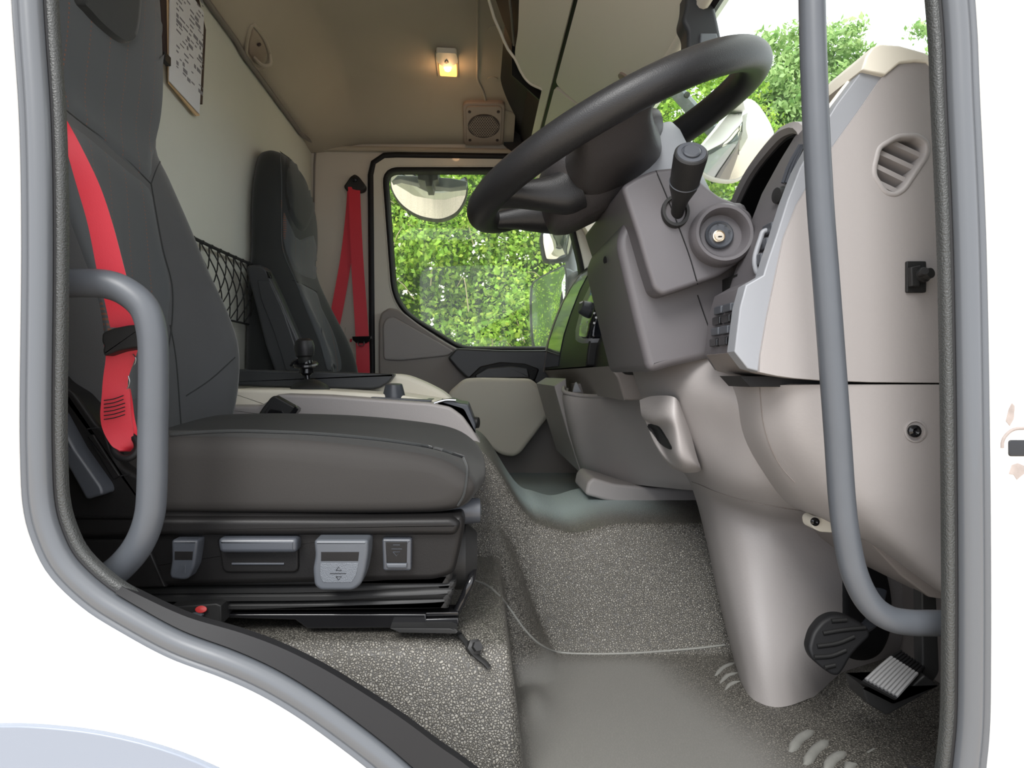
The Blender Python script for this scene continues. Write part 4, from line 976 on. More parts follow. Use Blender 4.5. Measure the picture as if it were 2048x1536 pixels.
# switches on the driver-facing side of the block
for (x, y, w_, h_) in ((1466, 640, .035, .022),):
    pass
f_sw = lambda X, Yc, z: Vector((X, Yc, z))
def blkX(py, Y): # left face X of block at given pixel row at Y
    l, n = bvh(blk).ray_cast(Vector((-.3, Y, CZ-(py-VY)*(PY_+.028)/F)), Vector((1, 0, 0)))[:2]; return l
for k, py in enumerate((610, 633, 656, 680)):
    for yy in (.905, .94):
        l = blkX(py, yy)
        if l: box('rocker_switch', l+Vector((-.001, 0, 0)), (.010, .028, .011), M['lever_grey' if (k+1) % 2 else 'black_gloss'], da, r=.002)
for py in (448, 480, 512):
    l = blkX(py, .90)
    if l: box('bezel_button', l+Vector((-.001, 0, 0)), (.010, .03, .015), M['lever_grey'], da, r=.003)
tube('bezel_frame', [W(1520, 552, .90), W(1512, 540, .90), W(1510, 515, .90), W(1521, 478, .90), W(1528, 463, .90), W(1550, 460, .90)], .0035, M['cool_grey'], da)
lathe('dimmer_knob', [(.010, 0), (.012, .006), (.010, .014), (.001, .016)], W(1572, 392, .90), (-1, -.2, 0), M['trim_black'], da)
tube('dimmer_trim', [W(1559, 383, .898), W(1567, 379, .898), W(1577, 378, .898)], .002, M['chrome'], da, seg=6)
for k in range(3):
    tube('bezel_louvre', [W(1565+k*7, 366, .90), W(1578+k*6, 330, .90), W(1600+k*3, 290, .90)], .0022, M['lever_grey'], da, seg=6)
# beige cap on top
ext('dash_cap', [(1724, 139), (1732, 112), (1746, 93), (1762, 87), (1800, 90), (1850, 104), (1884, 124), (1906, 142), (1906, 176), (1856, 124), (1832, 122), (1800, 126), (1771, 150)], PY_-.004, PY_+.10, M['beige'], da, r=.003)
tube('cap_edge', [W(1722, 138, PY_+.03), W(1697, 168, PY_+.03), W(1664, 210, PY_+.03), W(1630, 262, PY_+.03)], .004, M['beige'], da, sm=2)
# instrument hood : arch in YZ swept forward in X
hood_in = [(.965, .17), (.965, .28), (.985, .335), (1.03, .352), (1.08, .350), (1.16, .333), (1.22, .305), (1.265, .272), (1.29, .22), (1.30, .15)]
hi = cr(hood_in, 4)
hout = []
for i in range(len(hi)):
    t = hi[min(i+1, len(hi)-1)]-hi[max(i-1, 0)]; t /= np.linalg.norm(t); hout.append(hi[i]+np.array([-t[1], t[0]])*.016)
hout = np.array(hout)
V = []; Fc = []
for i in range(len(hi)):
    for (q, x) in ((hi[i], .452), (hi[i]*.5+hout[i]*.5, .446), (hout[i], .452), (hout[i], .66), (hi[i], .62)): V.append(R(x, q[0], q[1]))
for i in range(len(hi)-1):
    for k in range(5): Fc.append((i*5+k, i*5+(k+1) % 5, (i+1)*5+(k+1) % 5, (i+1)*5+k))
mk('instrument_hood', V, Fc, M['taupe'], da, ang=40)
V = [R(.458, q[0], q[1]) for q in hi*1.0]+[R(.60, q[0], q[1]) for q in hi]; n = len(hi)
inn2 = [hi[i]-(hout[i]-hi[i])*.25 for i in range(n)]
V = []
for i in range(n):
    for (q, x) in ((hi[i], .460), (inn2[i], .460), (inn2[i], .61), (hi[i], .61)): V.append(R(x, q[0], q[1]))
Fc = []
for i in range(n-1):
    for k in range(4): Fc.append((i*4+k, i*4+(k+1) % 4, (i+1)*4+(k+1) % 4, (i+1)*4+k))
mk('hood_lining', V, Fc, M['trim_black'], da, ang=40)
quad_slab('instrument_panel', [R(.50, .96, .10), R(.50, 1.31, .10), R(.60, 1.29, .34), R(.60, .97, .34)], (.01, 0, 0), M['screen_black'], da)
quad_slab('cluster_ledge', [R(.36, .97, .14), R(.36, 1.45, .14), R(.52, 1.45, .18), R(.52, .97, .18)], (0, 0, -.03), M['trim_black'], da)
# middle and passenger sections: profiles extruded across the cab
def prof(name, pts, y0, y1, mat_, r=.006, sm=3, rd=0):
    P = [(a, b+CZ) for a, b in pts]
    P = rnd(P, rd) if rd else P
    return slab(name, [tuple(p) for p in cr(P, sm, True)] if sm else P, y0, y1, FXZ, mat_, da, r=r)
prof('centre_body', [(.29, .0), (.30, .08), (.34, .16), (.42, .235), (.55, .26), (.70, .25), (.70, .0)], 1.42, 1.78, M['trim_black'], sm=0, rd=.02)
fas = prof('centre_fascia', [(.272, .022), (.278, .07), (.290, .13), (.312, .20), (.345, .285), (.385, .36), (.43, .42), (.47, .445), (.55, .41), (.70, .30), (.70, .02)], 1.76, 2.88, M['trim_black'], sm=0)
for ya, yb2, pp in ((1.31, 1.78, [(.43, .243), (.55, .272), (.71, .258), (.71, .24), (.43, .22)]), (1.77, 2.89, [(.455, .440), (.48, .452), (.56, .418), (.71, .305), (.71, .28), (.46, .42)])):
    prof('dash_top', pp, ya, yb2, M['taupe'], r=.004, sm=0)
quad_slab('dash_top', [R(.46, .86, .365), R(.71, .86, .27), R(.71, 1.31, .27), R(.62, 1.31, .30)], (0, 0, -.01), M['taupe'], da)
# glossy passenger panel following the curved face, taupe edge
def strip_on(name, ya, yb_, z0, z1, mat_, lift=.004, parent=None):
    prf = [(.268, .010), (.272, .022), (.278, .07), (.290, .13), (.312, .20), (.345, .285), (.385, .36), (.43, .42), (.455, .437)]
    Z = np.linspace(z0, z1, 16); X = np.interp(Z, [p[1] for p in prf], [p[0] for p in prf])
    V = []; Fc = []
    for x, z in zip(X, Z):
        for (y, l) in ((ya, lift), (yb_, lift), (yb_, -.003), (ya, -.003)): V.append(R(x-l, y, z))
    for i in range(15):
        for k in range(4): Fc.append((i*4+k, i*4+(k+1) % 4, (i+1)*4+(k+1) % 4, (i+1)*4+k))
    Fc += [(3, 2, 1, 0), tuple(60+k for k in range(4))]
    return mk(name, V, Fc, mat_, parent or da, ang=50)
strip_on('glossy_panel', 2.34, 2.82, .03, .42, M['screen_black'], .004)
strip_on('fascia_edge', 2.82, 2.89, .012, .437, M['taupe_dark'], .006)
cp = None
band = prof('lower_band', [(.268, .018), (.285, -.005), (.300, -.052), (.62, -.052), (.62, .018)], 1.43, 2.885, M['glove_grey'], sm=0)
# climate control panel, knob and marks on the centre fascia
ccp = drape('climate_surround', [fas, blk], [(1186, 556), (1165, 600), (1150, 660), (1150, 682), (1162, 688), (1235, 684), (1250, 684), (1250, 556)], M['cool_grey'], da, lift=.004)
drape('climate_panel', [fas], [(1192, 565), (1172, 610), (1159, 655), (1158, 675), (1168, 681), (1235, 679), (1250, 678), (1250, 565)], M['screen_black'], da, lift=.0065)
l, n = hit([fas], 1184, 622, .006)
kn = lathe('temperature_knob', [(.022, 0), (.021, .010), (.018, .026), (.014, .029), (.001, .029)], l, Vector((-1, -.25, .35)), M['lever_grey'], da, seg=20)
tube('knob_pointer', [l+Vector((-.02, -.012, .022)), l+Vector((-.029, -.010, .018))], .002, M['white_mark'], kn, seg=5, sm=1)
for (x, y) in ((1166, 650), (1179, 646), (1189, 647), (1169, 630), (1193, 636), (1192, 628)):
    q, n = hit([fas], x, y, .0072)
    if q: lathe('climate_mark', [(.003, 0), (.003, .001), (.0005, .001)], q, n, M['white_mark'], da, seg=10)
for (x, y) in ((1187, 583), (1186, 590)):
    q, n = hit([fas], x, y, .0072)
    if q: lathe('climate_mark', [(.004, 0), (.004, .001), (.0005, .001)], q, n, M['blue_mark'], da, seg=10)
# storage bin in the centre, foot cover
bn = surf('centre_bin', [[W(1128, 775, 1.95), W(1131, 785, 1.86), W(1175, 792, 1.80), W(1225, 790, 1.68), W(1262, 778, 1.55), W(1300, 765, 1.42)],
     [W(1126, 800, 1.95), W(1130, 805, 1.86), W(1175, 815, 1.79), W(1230, 815, 1.66), W(1290, 812, 1.50), W(1340, 810, 1.36)],
     [W(1137, 860, 1.95), W(1143, 860, 1.86), W(1180, 868, 1.78), W(1240, 872, 1.64), W(1310, 875, 1.48), W(1370, 880, 1.34)],
     [W(1156, 925, 1.95), W(1162, 925, 1.86), W(1195, 932, 1.78), W(1260, 942, 1.64), W(1330, 952, 1.48), W(1395, 960, 1.34)],
     [W(1165, 944, 1.95), W(1172, 946, 1.87), W(1205, 956, 1.80), W(1265, 968, 1.66), W(1335, 976, 1.50), W(1400, 982, 1.36)]], M['taupe'], da, thick=.012)
ext('bin_inner', [(1148, 768), (1300, 755), (1340, 700), (1390, 990), (1210, 962), (1165, 900)], 1.98, 2.06, M['glove_grey'], da, r=.004)
quad_slab('bin_floor', [W(1150, 830, 1.95), W(1180, 830, 1.88), W(1290, 850, 1.66), W(1330, 820, 1.98)], (0, 0, -.02), M['taupe_dark'], da)
tube('bin_lip', [W(1128, 775, 1.95), W(1131, 785, 1.86), W(1175, 792, 1.80), W(1225, 790, 1.68), W(1262, 778, 1.55), W(1290, 768, 1.45)], .0055, M['taupe'], da, seg=10)
ext('bin_side', [(1108, 772), (1132, 757), (1135, 800), (1165, 900), (1185, 955), (1160, 945), (1130, 850)], 2.0, 2.6, M['taupe'], da, r=.004)
ext('card_slot', [(1145, 785), (1150, 766), (1153, 764), (1163, 784)], 1.85, 1.86, M['cool_grey'], da, r=.001)
ext('foot_cover', [(1170, 990), (1175, 965), (1186, 955), (1230, 968), (1300, 975), (1420, 980), (1420, 1003), (1330, 1006), (1265, 1013), (1205, 1000)], 1.62, 1.80, M['taupe'], da, r=.008, rd=.01)
# pull handle of the bin
hz = lambda rows: [[W(VX+(p.x)*F/p.y, VY-(p.z-CZ)*F/p.y, p.y-.17) for p in r] for r in rows]
hd = surf('pull_handle', hz([[W(1279, 800, 1.36), W(1300, 793, 1.32), W(1330, 791, 1.27), W(1350, 795, 1.25), W(1362, 808, 1.27)],
     [W(1283, 830, 1.36), W(1305, 838, 1.31), W(1335, 830, 1.25), W(1355, 830, 1.24), W(1372, 835, 1.27)],
     [W(1292, 845, 1.37), W(1316, 858, 1.35), W(1345, 860, 1.25), W(1363, 862, 1.24), W(1382, 868, 1.27)],
     [W(1306, 880, 1.37), W(1330, 905, 1.35), W(1352, 910, 1.25), W(1375, 905, 1.24), W(1393, 910, 1.27)],
     [W(1325, 915, 1.37), W(1345, 930, 1.32), W(1368, 935, 1.26), W(1390, 930, 1.25), W(1401, 935, 1.27)],
     [W(1345, 938, 1.37), W(1358, 942, 1.33), W(1375, 946, 1.29), W(1395, 944, 1.28), W(1402, 940, 1.29)]]), M['taupe'], da, thick=.01)
drape('handle_opening', [hd], [(1292, 848), (1314, 850), (1326, 862), (1345, 895), (1340, 900), (1322, 888), (1305, 868)], M['rubber_black'], hd, lift=.002, sm=2)
# column surround and leg
lg = surf('column_leg', [
  [W(1262, 735, 1.36), W(1290, 730, 1.24), W(1340, 720, 1.12), W(1400, 705, 1.06), W(1460, 700, 1.04), W(1540, 700, 1.02)],
  [W(1282, 790, 1.36), W(1305, 790, 1.22), W(1350, 785, 1.10), W(1405, 780, 1.03), W(1470, 780, .99), W(1560, 780, .97)],
  [W(1312, 860, 1.36), W(1335, 860, 1.22), W(1378, 860, 1.10), W(1435, 860, 1.03), W(1500, 860, .98), W(1590, 860, .96)],
  [W(1350, 925, 1.36), W(1370, 930, 1.23), W(1408, 938, 1.11), W(1465, 950, 1.03), W(1535, 960, .99), W(1640, 980, .98)],
  [W(1374, 955, 1.36), W(1390, 966, 1.25), W(1425, 980, 1.14), W(1478, 998, 1.07), W(1560, 1015, 1.04), W(1690, 1030, 1.06)],
  [W(1392, 1000, 1.35), W(1404, 1005, 1.27), W(1435, 1015, 1.18), W(1490, 1030, 1.13), W(1600, 1050, 1.12), W(1910, 1065, 1.24)],
  [W(1412, 1080, 1.33), W(1422, 1085, 1.25), W(1452, 1090, 1.17), W(1510, 1100, 1.12), W(1630, 1110, 1.12), W(1910, 1120, 1.24)],
  [W(1438, 1200, 1.30), W(1446, 1200, 1.22), W(1472, 1200, 1.14), W(1530, 1200, 1.10), W(1660, 1200, 1.12), W(1910, 1200, 1.24)],
  [W(1465, 1310, 1.26), W(1472, 1312, 1.18), W(1496, 1318, 1.11), W(1550, 1320, 1.08), W(1680, 1300, 1.12), W(1910, 1250, 1.25)],
  [W(1484, 1385, 1.20), W(1490, 1394, 1.14), W(1512, 1408, 1.095), W(1565, 1414, 1.075), W(1650, 1385, 1.12), W(1910, 1285, 1.32)]], M['taupe'], da, thick=.012)
seam('edge_line', [lg], [(1352, 955), (1392, 966), (1430, 982), (1480, 998), (1545, 1012), (1610, 1022)], .0008, M['taupe_dark'], da)
kn_ = surf('knee_panel', [
  [W(1462, 771, 1.0), W(1500, 771, .93), W(1530, 771, .90), W(1590, 770, .86), W(1700, 769, .845), W(1940, 769, .84)],
  [W(1475, 860, 1.01), W(1510, 860, .935), W(1543, 860, .90), W(1608, 860, .862), W(1720, 860, .845), W(1940, 860, .84)],
  [W(1500, 925, 1.02), W(1540, 930, .94), W(1575, 935, .905), W(1640, 940, .865), W(1740, 950, .845), W(1940, 955, .84)],
  [W(1545, 985, 1.03), W(1585, 995, .95), W(1622, 1005, .912), W(1680, 1015, .875), W(1765, 1030, .85), W(1940, 1060, .84)],
  [W(1600, 1020, 1.04), W(1640, 1035, .97), W(1680, 1055, .93), W(1735, 1080, .90), W(1805, 1112, .87), W(1940, 1205, .845)],
  [W(1660, 1030, 1.10), W(1700, 1050, 1.05), W(1735, 1075, 1.0), W(1775, 1105, .96), W(1830, 1150, .93), W(1940, 1225, .89)],
  [W(1720, 1040, 1.25), W(1750, 1060, 1.2), W(1775, 1080, 1.15), W(1805, 1105, 1.1), W(1850, 1145, 1.05), W(1940, 1200, 1.0)]], M['taupe'], da, thick=.008)
seam('mould_line', [kn_], [(1520, 775), (1526, 840), (1540, 890), (1560, 930), (1590, 965)], .0008, M['taupe_dark'], da)
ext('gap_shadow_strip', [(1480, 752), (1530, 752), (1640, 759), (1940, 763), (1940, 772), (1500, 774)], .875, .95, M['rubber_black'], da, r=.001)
ext('under_tray', [(1740, 1085), (1800, 1112), (1870, 1160), (1893, 1200), (1860, 1195), (1800, 1150)], .92, 1.2, M['glove_grey'], da, r=.003)
q, n = hit([kn_], 1830, 862)
lathe('screw_recess', [(.0135, -.006), (.0135, .0012), (.0115, .0016), (.0105, -.004), (.001, -.004)], q, n, M['taupe'], da)
lathe('screw', [(.0075, 0), (.0075, .004), (.004, .006), (.001, .003)], q+Vector((-.002, 0, 0)), n, M['black_gloss'], da, seg=14)
ext('screw_tab', [(1622, 1040), (1630, 1032), (1662, 1038), (1668, 1066), (1640, 1064), (1625, 1056)], 1.0, 1.03, M['beige'], da, r=.002, rd=.004)
lathe('screw', [(.006, 0), (.006, .003), (.003, .004), (.001, .002)], W(1629, 1043, .998), (0, -1, 0), M['black_gloss'], da, seg=14)
# toggle switch on the end panel
tg = thing('toggle_switch', 'small black toggle switch on a plate on the dashboard end', 'switch', W(1833, 553, PY_))
ext('switch_plate', [(1814, 522), (1853, 522), (1853, 585), (1814, 585)], PY_-.004, PY_+.002, M['trim_black'], tg, r=.0012, rd=.002)
ext('switch_bracket', [(1822, 534), (1842, 530), (1842, 574), (1824, 572)], PY_-.012, PY_-.003, M['trim_black'], tg, r=.002)
lathe('switch_collar', [(.009, 0), (.009, .008), (.007, .010), (.006, .016), (.001, .016)], W(1838, 552, PY_-.006), (.3, -1, .1), M['trim_black'], tg, seg=16)
tube('switch_toggle', [W(1840, 550, PY_-.018), W(1850, 542, PY_-.036)], [.003, .0042], M['trim_black'], tg, sm=2)

# ================================================================ STEERING COLUMN AND WHEEL
co = thing('steering_column', 'dark grey plastic steering column shroud with ignition lock', 'steering column', R(.32, 1.15, .1))
ext('lower_shroud', [(1232, 480), (1262, 420), (1500, 400), (1492, 560), (1470, 640), (1440, 712), (1395, 722), (1340, 734), (1297, 748), (1270, 640)], 1.03, 1.33, M['column_grey'], co, r=.012, seg=5, rd=.02)
pod = ext('upper_shroud', [(1243, 372), (1275, 352), (1311, 338), (1350, 334), (1388, 348), (1415, 372), (1440, 392), (1475, 405), (1505, 425), (1512, 470), (1495, 515), (1440, 552), (1380, 574), (1325, 592), (1308, 580), (1292, 530), (1275, 470)], .985, 1.33, M['column_grey'], co, r=.010, seg=4, rd=.008)
seam('shroud_joint', [pod], [(1312, 342), (1330, 385), (1352, 440), (1378, 510), (1395, 568)], .0009, M['rubber_black'], co)
seam('shroud_joint', [bpy.data.objects['lower_shroud']], [(1395, 590), (1412, 640), (1437, 705)], .0009, M['rubber_black'], co)
lathe('screw_hole', [(.006, .002), (.005, .0015), (.004, -.003), (.0005, -.003)], hit([bpy.data.objects['lower_shroud']], 1212, 520)[0] or W(1212, 520, 1.3), (-1, -.3, 0), M['rubber_black'], co, seg=16)
# ignition
ic = W(1443, 470, .975)
lathe('lock_bezel', [(.043, -.02), (.0438, .002), (.0425, .010), (.0390, .0145), (.0350, .0140), (.0318, .009), (.0295, -.005), (.001, -.005)], ic, (-.03, -1, .05), M['column_grey'], co, seg=40)
ic = ic+Vector((0, .0125, 0))
fb = lathe('lock_cylinder', [(.0195, 0), (.0195, .012), (.0175, .014), (.015, .012), (.001, .012)], ic+Vector((-.002, 0, 0)), (-.03, -1, .05), M['lever_grey'], co, seg=32)
lathe('key_barrel', [(.0085, 0), (.0085, .016), (.0075, .0165), (.0070, .015), (.0062, .015), (.0058, .0165), (.001, .0165)], ic+Vector((-.004, 0, -.003)), (-.03, -1, .05), M['brass'], co, seg=24)
box('key_slot', ic+Vector((-.0035, -.0165, -.003)), (.005, .003, .0016), M['rubber_black'], co, r=.0004)
for txt, ax, az in (('S', -.0145, .001), ('A', -.004, .0135), ('H', .007, .0115), ('D', .012, .004)):
    cu_ = bpy.data.curves.new('lock_letter', 'FONT'); cu_.body = txt; cu_.size = .0045; cu_.extrude = .0001; cu_.align_x = 'CENTER'; cu_.align_y = 'CENTER'
    lo_ = bpy.data.objects.new('lock_letter', cu_); COL.objects.link(lo_); cu_.materials.append(M['rubber_black']); lo_.parent = co
    lo_.location = ic+Vector((-.002+ax, -.0150, az))-ORG[co.name]; lo_.rotation_euler = (math.pi/2, 0, 0)
# stalk
st = thing('indicator_stalk', 'black control stalk with round end button on the column side', 'stalk', W(1350, 430, .97))
sa, sb = W(1352, 435, .995), W(1383, 305, .895)
ax = (sb-sa).normalized(); Ls = (sb-sa).length
lathe('stalk_socket', [(.022, -.01), (.0235, .0), (.0225, .006), (.018, .006), (.016, -.006), (.001, -.006)], hit([pod], 1350, 424)[0] or sa, (0, -1, .15), M['trim_black'], st, sx=.85)
sk = lathe('stalk_grip', [(.0085, -.01), (.0095, Ls*.18), (.012, Ls*.32), (.0185, Ls*.50), (.0195, Ls*.60), (.0215, Ls*.94), (.0212, Ls*.985), (.0195, Ls*1.0), (.001, Ls*1.0)], sa, ax, M['trim_black'], st, seg=36)
lathe('end_cap', [(.0185, 0), (.0180, .0012), (.013, .0014), (.0125, .0006), (.001, .0006)], sa+ax*Ls, ax, M['lever_grey'], st, seg=36)
lathe('end_button', [(.0112, 0), (.0112, .003), (.0095, .0045), (.001, .0045)], sa+ax*Ls, ax, M['lever_grey'], st, seg=28)
lathe('grip_ring', [(.0196, 0), (.0204, .0008), (.0196, .0016)], sa+ax*Ls*.57, ax, M['lever_grey'], st, seg=36)

sw = thing('steering_wheel', 'black leather-grained steering wheel with padded hub', 'steering wheel', R(.221, 1.15, .377))
TH = math.radians(26.5); D = Vector((math.cos(TH), 0, math.sin(TH))); NN = Vector((-math.sin(TH), 0, math.cos(TH))); SWC = R(.2215, 1.15, .375); RW = .240
def sw3(u, v, n): return SWC+D*u+Vector((0, v, 0))+NN*n
tube('rim', [sw3(RW*math.cos(a), RW*math.sin(a), 0) for a in np.linspace(0, 2*math.pi, 33)[:-1]], .0245, M['wheel_leather'], sw, seg=22, sm=3, closed=True)
def rr_(u0, u1, v, n, k=.6): # rounded ring
    uc, uh = (u0+u1)/2, (u1-u0)/2; out = []
    for i in range(16):
        a = 2*math.pi*i/16; c_, s_ = math.cos(a), math.sin(a)
        out.append(sw3(uc+uh*abs(c_)**k*(1 if c_ > 0 else -1), v*abs(s_)**k*(1 if s_ > 0 else -1), n))
    return out
loft('hub_pad', [rr_(-.10, .03, .06, .018), rr_(-.125, .065, .10, .012), rr_(-.135, .075, .112, 0), rr_(-.14, .07, .112, -.02), rr_(-.148, .055, .10, -.045), rr_(-.150, .03, .075, -.078), rr_(-.13, .0, .05, -.092)], M['pad_grey'], sw, sr=4, sc=2)
lathe('column_neck', [(.085, -.14), (.085, -.03), (.080, -.015), (.001, -.01)], sw3(.02, 0, -.0), NN, M['cool_grey'], sw, seg=32)
def spoke(pts, name='spoke', m='pad_grey'): # pts: (u,v,n,half-width along tangent w, half-thickness h, tangent axis)
    rings = []
    for (u, v, n, w, h, tx) in pts:
        T = (D*tx[0]+Vector((0, tx[1], 0))).normalized(); c_ = sw3(u, v, n)
        rings.append([c_+T*w*abs(math.cos(a))**.7*(1 if math.cos(a) > 0 else -1)+NN*h*abs(math.sin(a))**.7*(1 if math.sin(a) > 0 else -1) for a in [2*math.pi*k/14 for k in range(14)]])
    return loft(name, rings, M[m], sw, sr=4, sc=2)
for s in (-1, 1):
    spoke([(-.045, s*.226, -.006, .062, .011, (1, 0)), (-.045, s*.200, -.012, .054, .020, (1, 0)), (-.042, s*.16, -.024, .060, .030, (1, 0)), (-.035, s*.10, -.03, .075, .042, (1, 0)), (-.03, s*.04, -.03, .08, .05, (1, 0))])
    spoke([(-.225, s*.085, -.004, .028, .014, (.4*s, 1)), (-.195, s*.082, -.016, .026, .018, (.2*s, 1)), (-.165, s*.078, -.030, .028, .024, (0, 1)), (-.13, s*.072, -.045, .032, .032, (0, 1)), (-.10, s*.06, -.045, .04, .036, (0, 1))], m='wheel_leather')
if 0: slab('spoke_switch', rnd([(-.02, -.012), (.02, -.012), (.02, .012), (-.02, .012)], .005), 0, .006, frame_to(sw3(-.19, .085, .004), NN), M['cool_grey'], sw, r=.002)

# ================================================================ PEDALS
br = thing('brake_pedal', 'black ribbed brake pedal pad in front of a blackened gaiter opening', 'pedal', W(1670, 1285, .99))
PP = pxz([(1608, 1290), (1620, 1262), (1642, 1240), (1665, 1230), (1690, 1230), (1722, 1245), (1736, 1258), (1734, 1270), (1710, 1288), (1690, 1305), (1675, 1325), (1662, 1338), (1650, 1338), (1630, 1325), (1612, 1308)], 1.0)
slab('pedal_pad', rnd(PP, .008), .985, 1.005, lambda a, b, c: Vector((a, c+(b-CZ+.39)*.3, b)), M['rubber_black'], br, r=.005)
def bp_(px, py, l): 
    a, b = pxz([(px, py)], 1.0)[0]; return Vector((a, .985-l+(b-CZ+.39)*.3, b))
for P in ([(1660, 1240), (1690, 1238)], [(1640, 1262), (1680, 1256), (1725, 1252)], [(1625, 1285), (1665, 1280), (1700, 1268)], [(1616, 1304), (1650, 1302), (1680, 1292)], [(1634, 1322), (1655, 1318)]):
    tube('tread_bar', [bp_(x, y, .001) for x, y in P], .0032, M['trim_black'], br, seg=8, sm=3)
tube('pedal_arm', [W(1715, 1265, 1.02), W(1745, 1240, 1.08), W(1760, 1180, 1.12)], .010, M['lever_grey'], br, flat=.5)
drape('gaiter', [lg], [(1690, 1080), (1735, 1090), (1768, 1130), (1784, 1200), (1782, 1260), (1764, 1305), (1735, 1322), (1705, 1320), (1688, 1300), (1684, 1200)], M['rubber_black'], br, lift=.004, sm=3)  # black patch laid on the panel for the dark hole, nothing cut out
ac = thing('accelerator_pedal', 'silver-ribbed accelerator pedal hanging at the right of the footwell', 'pedal', W(1790, 1360, .93))
A0, A1, A2, A3 = W(1722, 1365, .90), W(1790, 1402, .885), W(1850, 1335, .93), W(1800, 1300, .96)
def apt(u, v, l=0):
    a = A0+(A1-A0)*u; b = A3+(A2-A3)*u; p = a+(b-a)*v; nrm = (A1-A0).cross(A3-A0).normalized(); nrm = -nrm if nrm.y > 0 else nrm
    return p+nrm*(l+.012*math.sin(math.pi*min(1, v*.9+.1)))
rows = [[apt(u, v) for u in np.linspace(0, 1, 5)] for v in np.linspace(0, 1, 7)]
surf('pedal_plate', rows, M['rubber_black'], ac, s=2, thick=.006)
for k in range(9):
    u = .06+k*.11
    tube('silver_rib', [apt(u, v, .001) for v in np.linspace(.03, .62, 7)], .0024, M['rib_silver'], ac, seg=6, sm=1)
    tube('black_rib', [apt(u, v, .001) for v in np.linspace(.62, .97, 5)], .0016, M['rubber_black'], ac, seg=6, sm=1)
ext('pedal_body', [(1724, 1372), (1788, 1404), (1850, 1350), (1880, 1372), (1830, 1400), (1775, 1432), (1735, 1408)], .905, .95, M['trim_black'], ac, r=.003, rd=.003)
ext('pedal_arm', [(1843, 1150), (1872, 1150), (1878, 1300), (1880, 1345), (1862, 1372), (1835, 1360), (1845, 1330)], .93, .95, M['trim_black'], ac, r=.003, rd=.006)
if 0: ext('pedal_mount', [(1800, 1120), (1920, 1120), (1920, 1290), (1885, 1300), (1870, 1180), (1800, 1160)], 1.02, 1.2, M['taupe_dark'], ac, r=.004)
# ================================================================ OUTSIDE MIRRORS
def mirror(name, label, pts, Y, parent_extra=None, depth=.06, lift=.004, nrm=None, rim=.012, hous='plastic_black_ext', tx=0, tz=0):
    t = thing(name, label, 'mirror', W(sum(p[0] for p in pts)/len(pts), sum(p[1] for p in pts)/len(pts), Y))
    P0 = [tuple(q) for q in cr(pxz(pts, Y), 3, True)]; ca, cb_ = np.mean(P0, 0)
    dy_ = lambda a, b: (a-ca)*tx+(b-cb_)*tz
    slab('mirror_housing', P0, Y, Y+depth, lambda a, b, c: Vector((a, c+dy_(a, b), b)), M[hous], t, .010)
    P = [tuple(p) for p in offs(np.array([tuple(q) for q in cr(pxz(pts, Y), 4, True)]), rim)]
    # slightly convex glass
    c = np.mean(P, 0); V = []; Fc = []; n = len(P); K = 5
    for k in range(K+1):
        s_ = 1-k/K
        for a, b in P: xx, zz = c[0]+(a-c[0])*s_, c[1]+(b-c[1])*s_; V.append(Vector((xx, Y-.001-lift*(1-s_*s_)+dy_(xx, zz), zz)))
    for k in range(K):
        for i in range(n): Fc.append((k*n+i, k*n+(i+1) % n, (k+1)*n+(i+1) % n, (k+1)*n+i))
    mk('mirror_face', V, Fc, M['mirror_glass'], t, ang=80)
    return t
mk1 = mirror('kerb_mirror', 'half-moon kerb mirror hanging outside the top of the far window', [(782, 370), (790, 355), (830, 356), (858, 370), (900, 374), (930, 360), (936, 372), (932, 395), (915, 418), (888, 430), (862, 431), (830, 424), (802, 408), (786, 388)], 3.22, lift=.03, rim=.006, tz=-.95)
ext('mirror_shell', [(783, 362), (795, 350), (850, 352), (905, 356), (935, 362), (932, 372), (900, 376), (850, 370), (800, 358)], 3.09, 3.16, M['plastic_grey_ext'], mk1, r=.006)
ext('hanger', [(835, 318), (876, 318), (876, 358), (866, 362), (864, 372), (852, 372), (850, 362), (835, 358)], 3.002, 3.16, M['plastic_black_ext'], mk1, r=.004)
mk2 = mirror('wide_angle_mirror', 'upper square wide-angle mirror outside the far window', [(1085, 455), (1140, 440), (1150, 460), (1140, 515), (1126, 521), (1100, 521), (1088, 510)], 3.3, lift=.02, rim=.014, tx=-.6, tz=-.3)
mk3 = mirror('main_mirror', 'tall grey-framed main mirror outside the far window corner', [(1066, 570), (1078, 552), (1108, 541), (1126, 540), (1128, 600), (1126, 690), (1110, 720), (1075, 705), (1066, 650)], 3.28, lift=.006, rim=.008, tx=-1.75, tz=0)
ext('mirror_back', [(1122, 538), (1138, 536), (1152, 545), (1160, 700), (1122, 720)], 3.28, 3.44, M['plastic_grey_ext'], mk3, r=.01, rd=.01)
ma = thing('mirror_bracket', 'grey curved arm carrying the far side mirrors', 'mirror arm', W(1146, 560, 3.36))
tube('arm', [W(1140, 330, 3.34), W(1138, 420, 3.34), W(1141, 500, 3.34), W(1146, 600, 3.36), W(1150, 720, 3.36)], .028, M['plastic_grey_ext'], ma)
tube('arm_loop', [W(1170, 700, 3.2), W(1132, 650, 3.2), W(1130, 590, 3.2), W(1140, 560, 3.2), (W(1165, 548, 3.2)), W(1205, 545, 3.1), W(1225, 540, 3.002)], .020, M['plastic_black_ext'], ma)
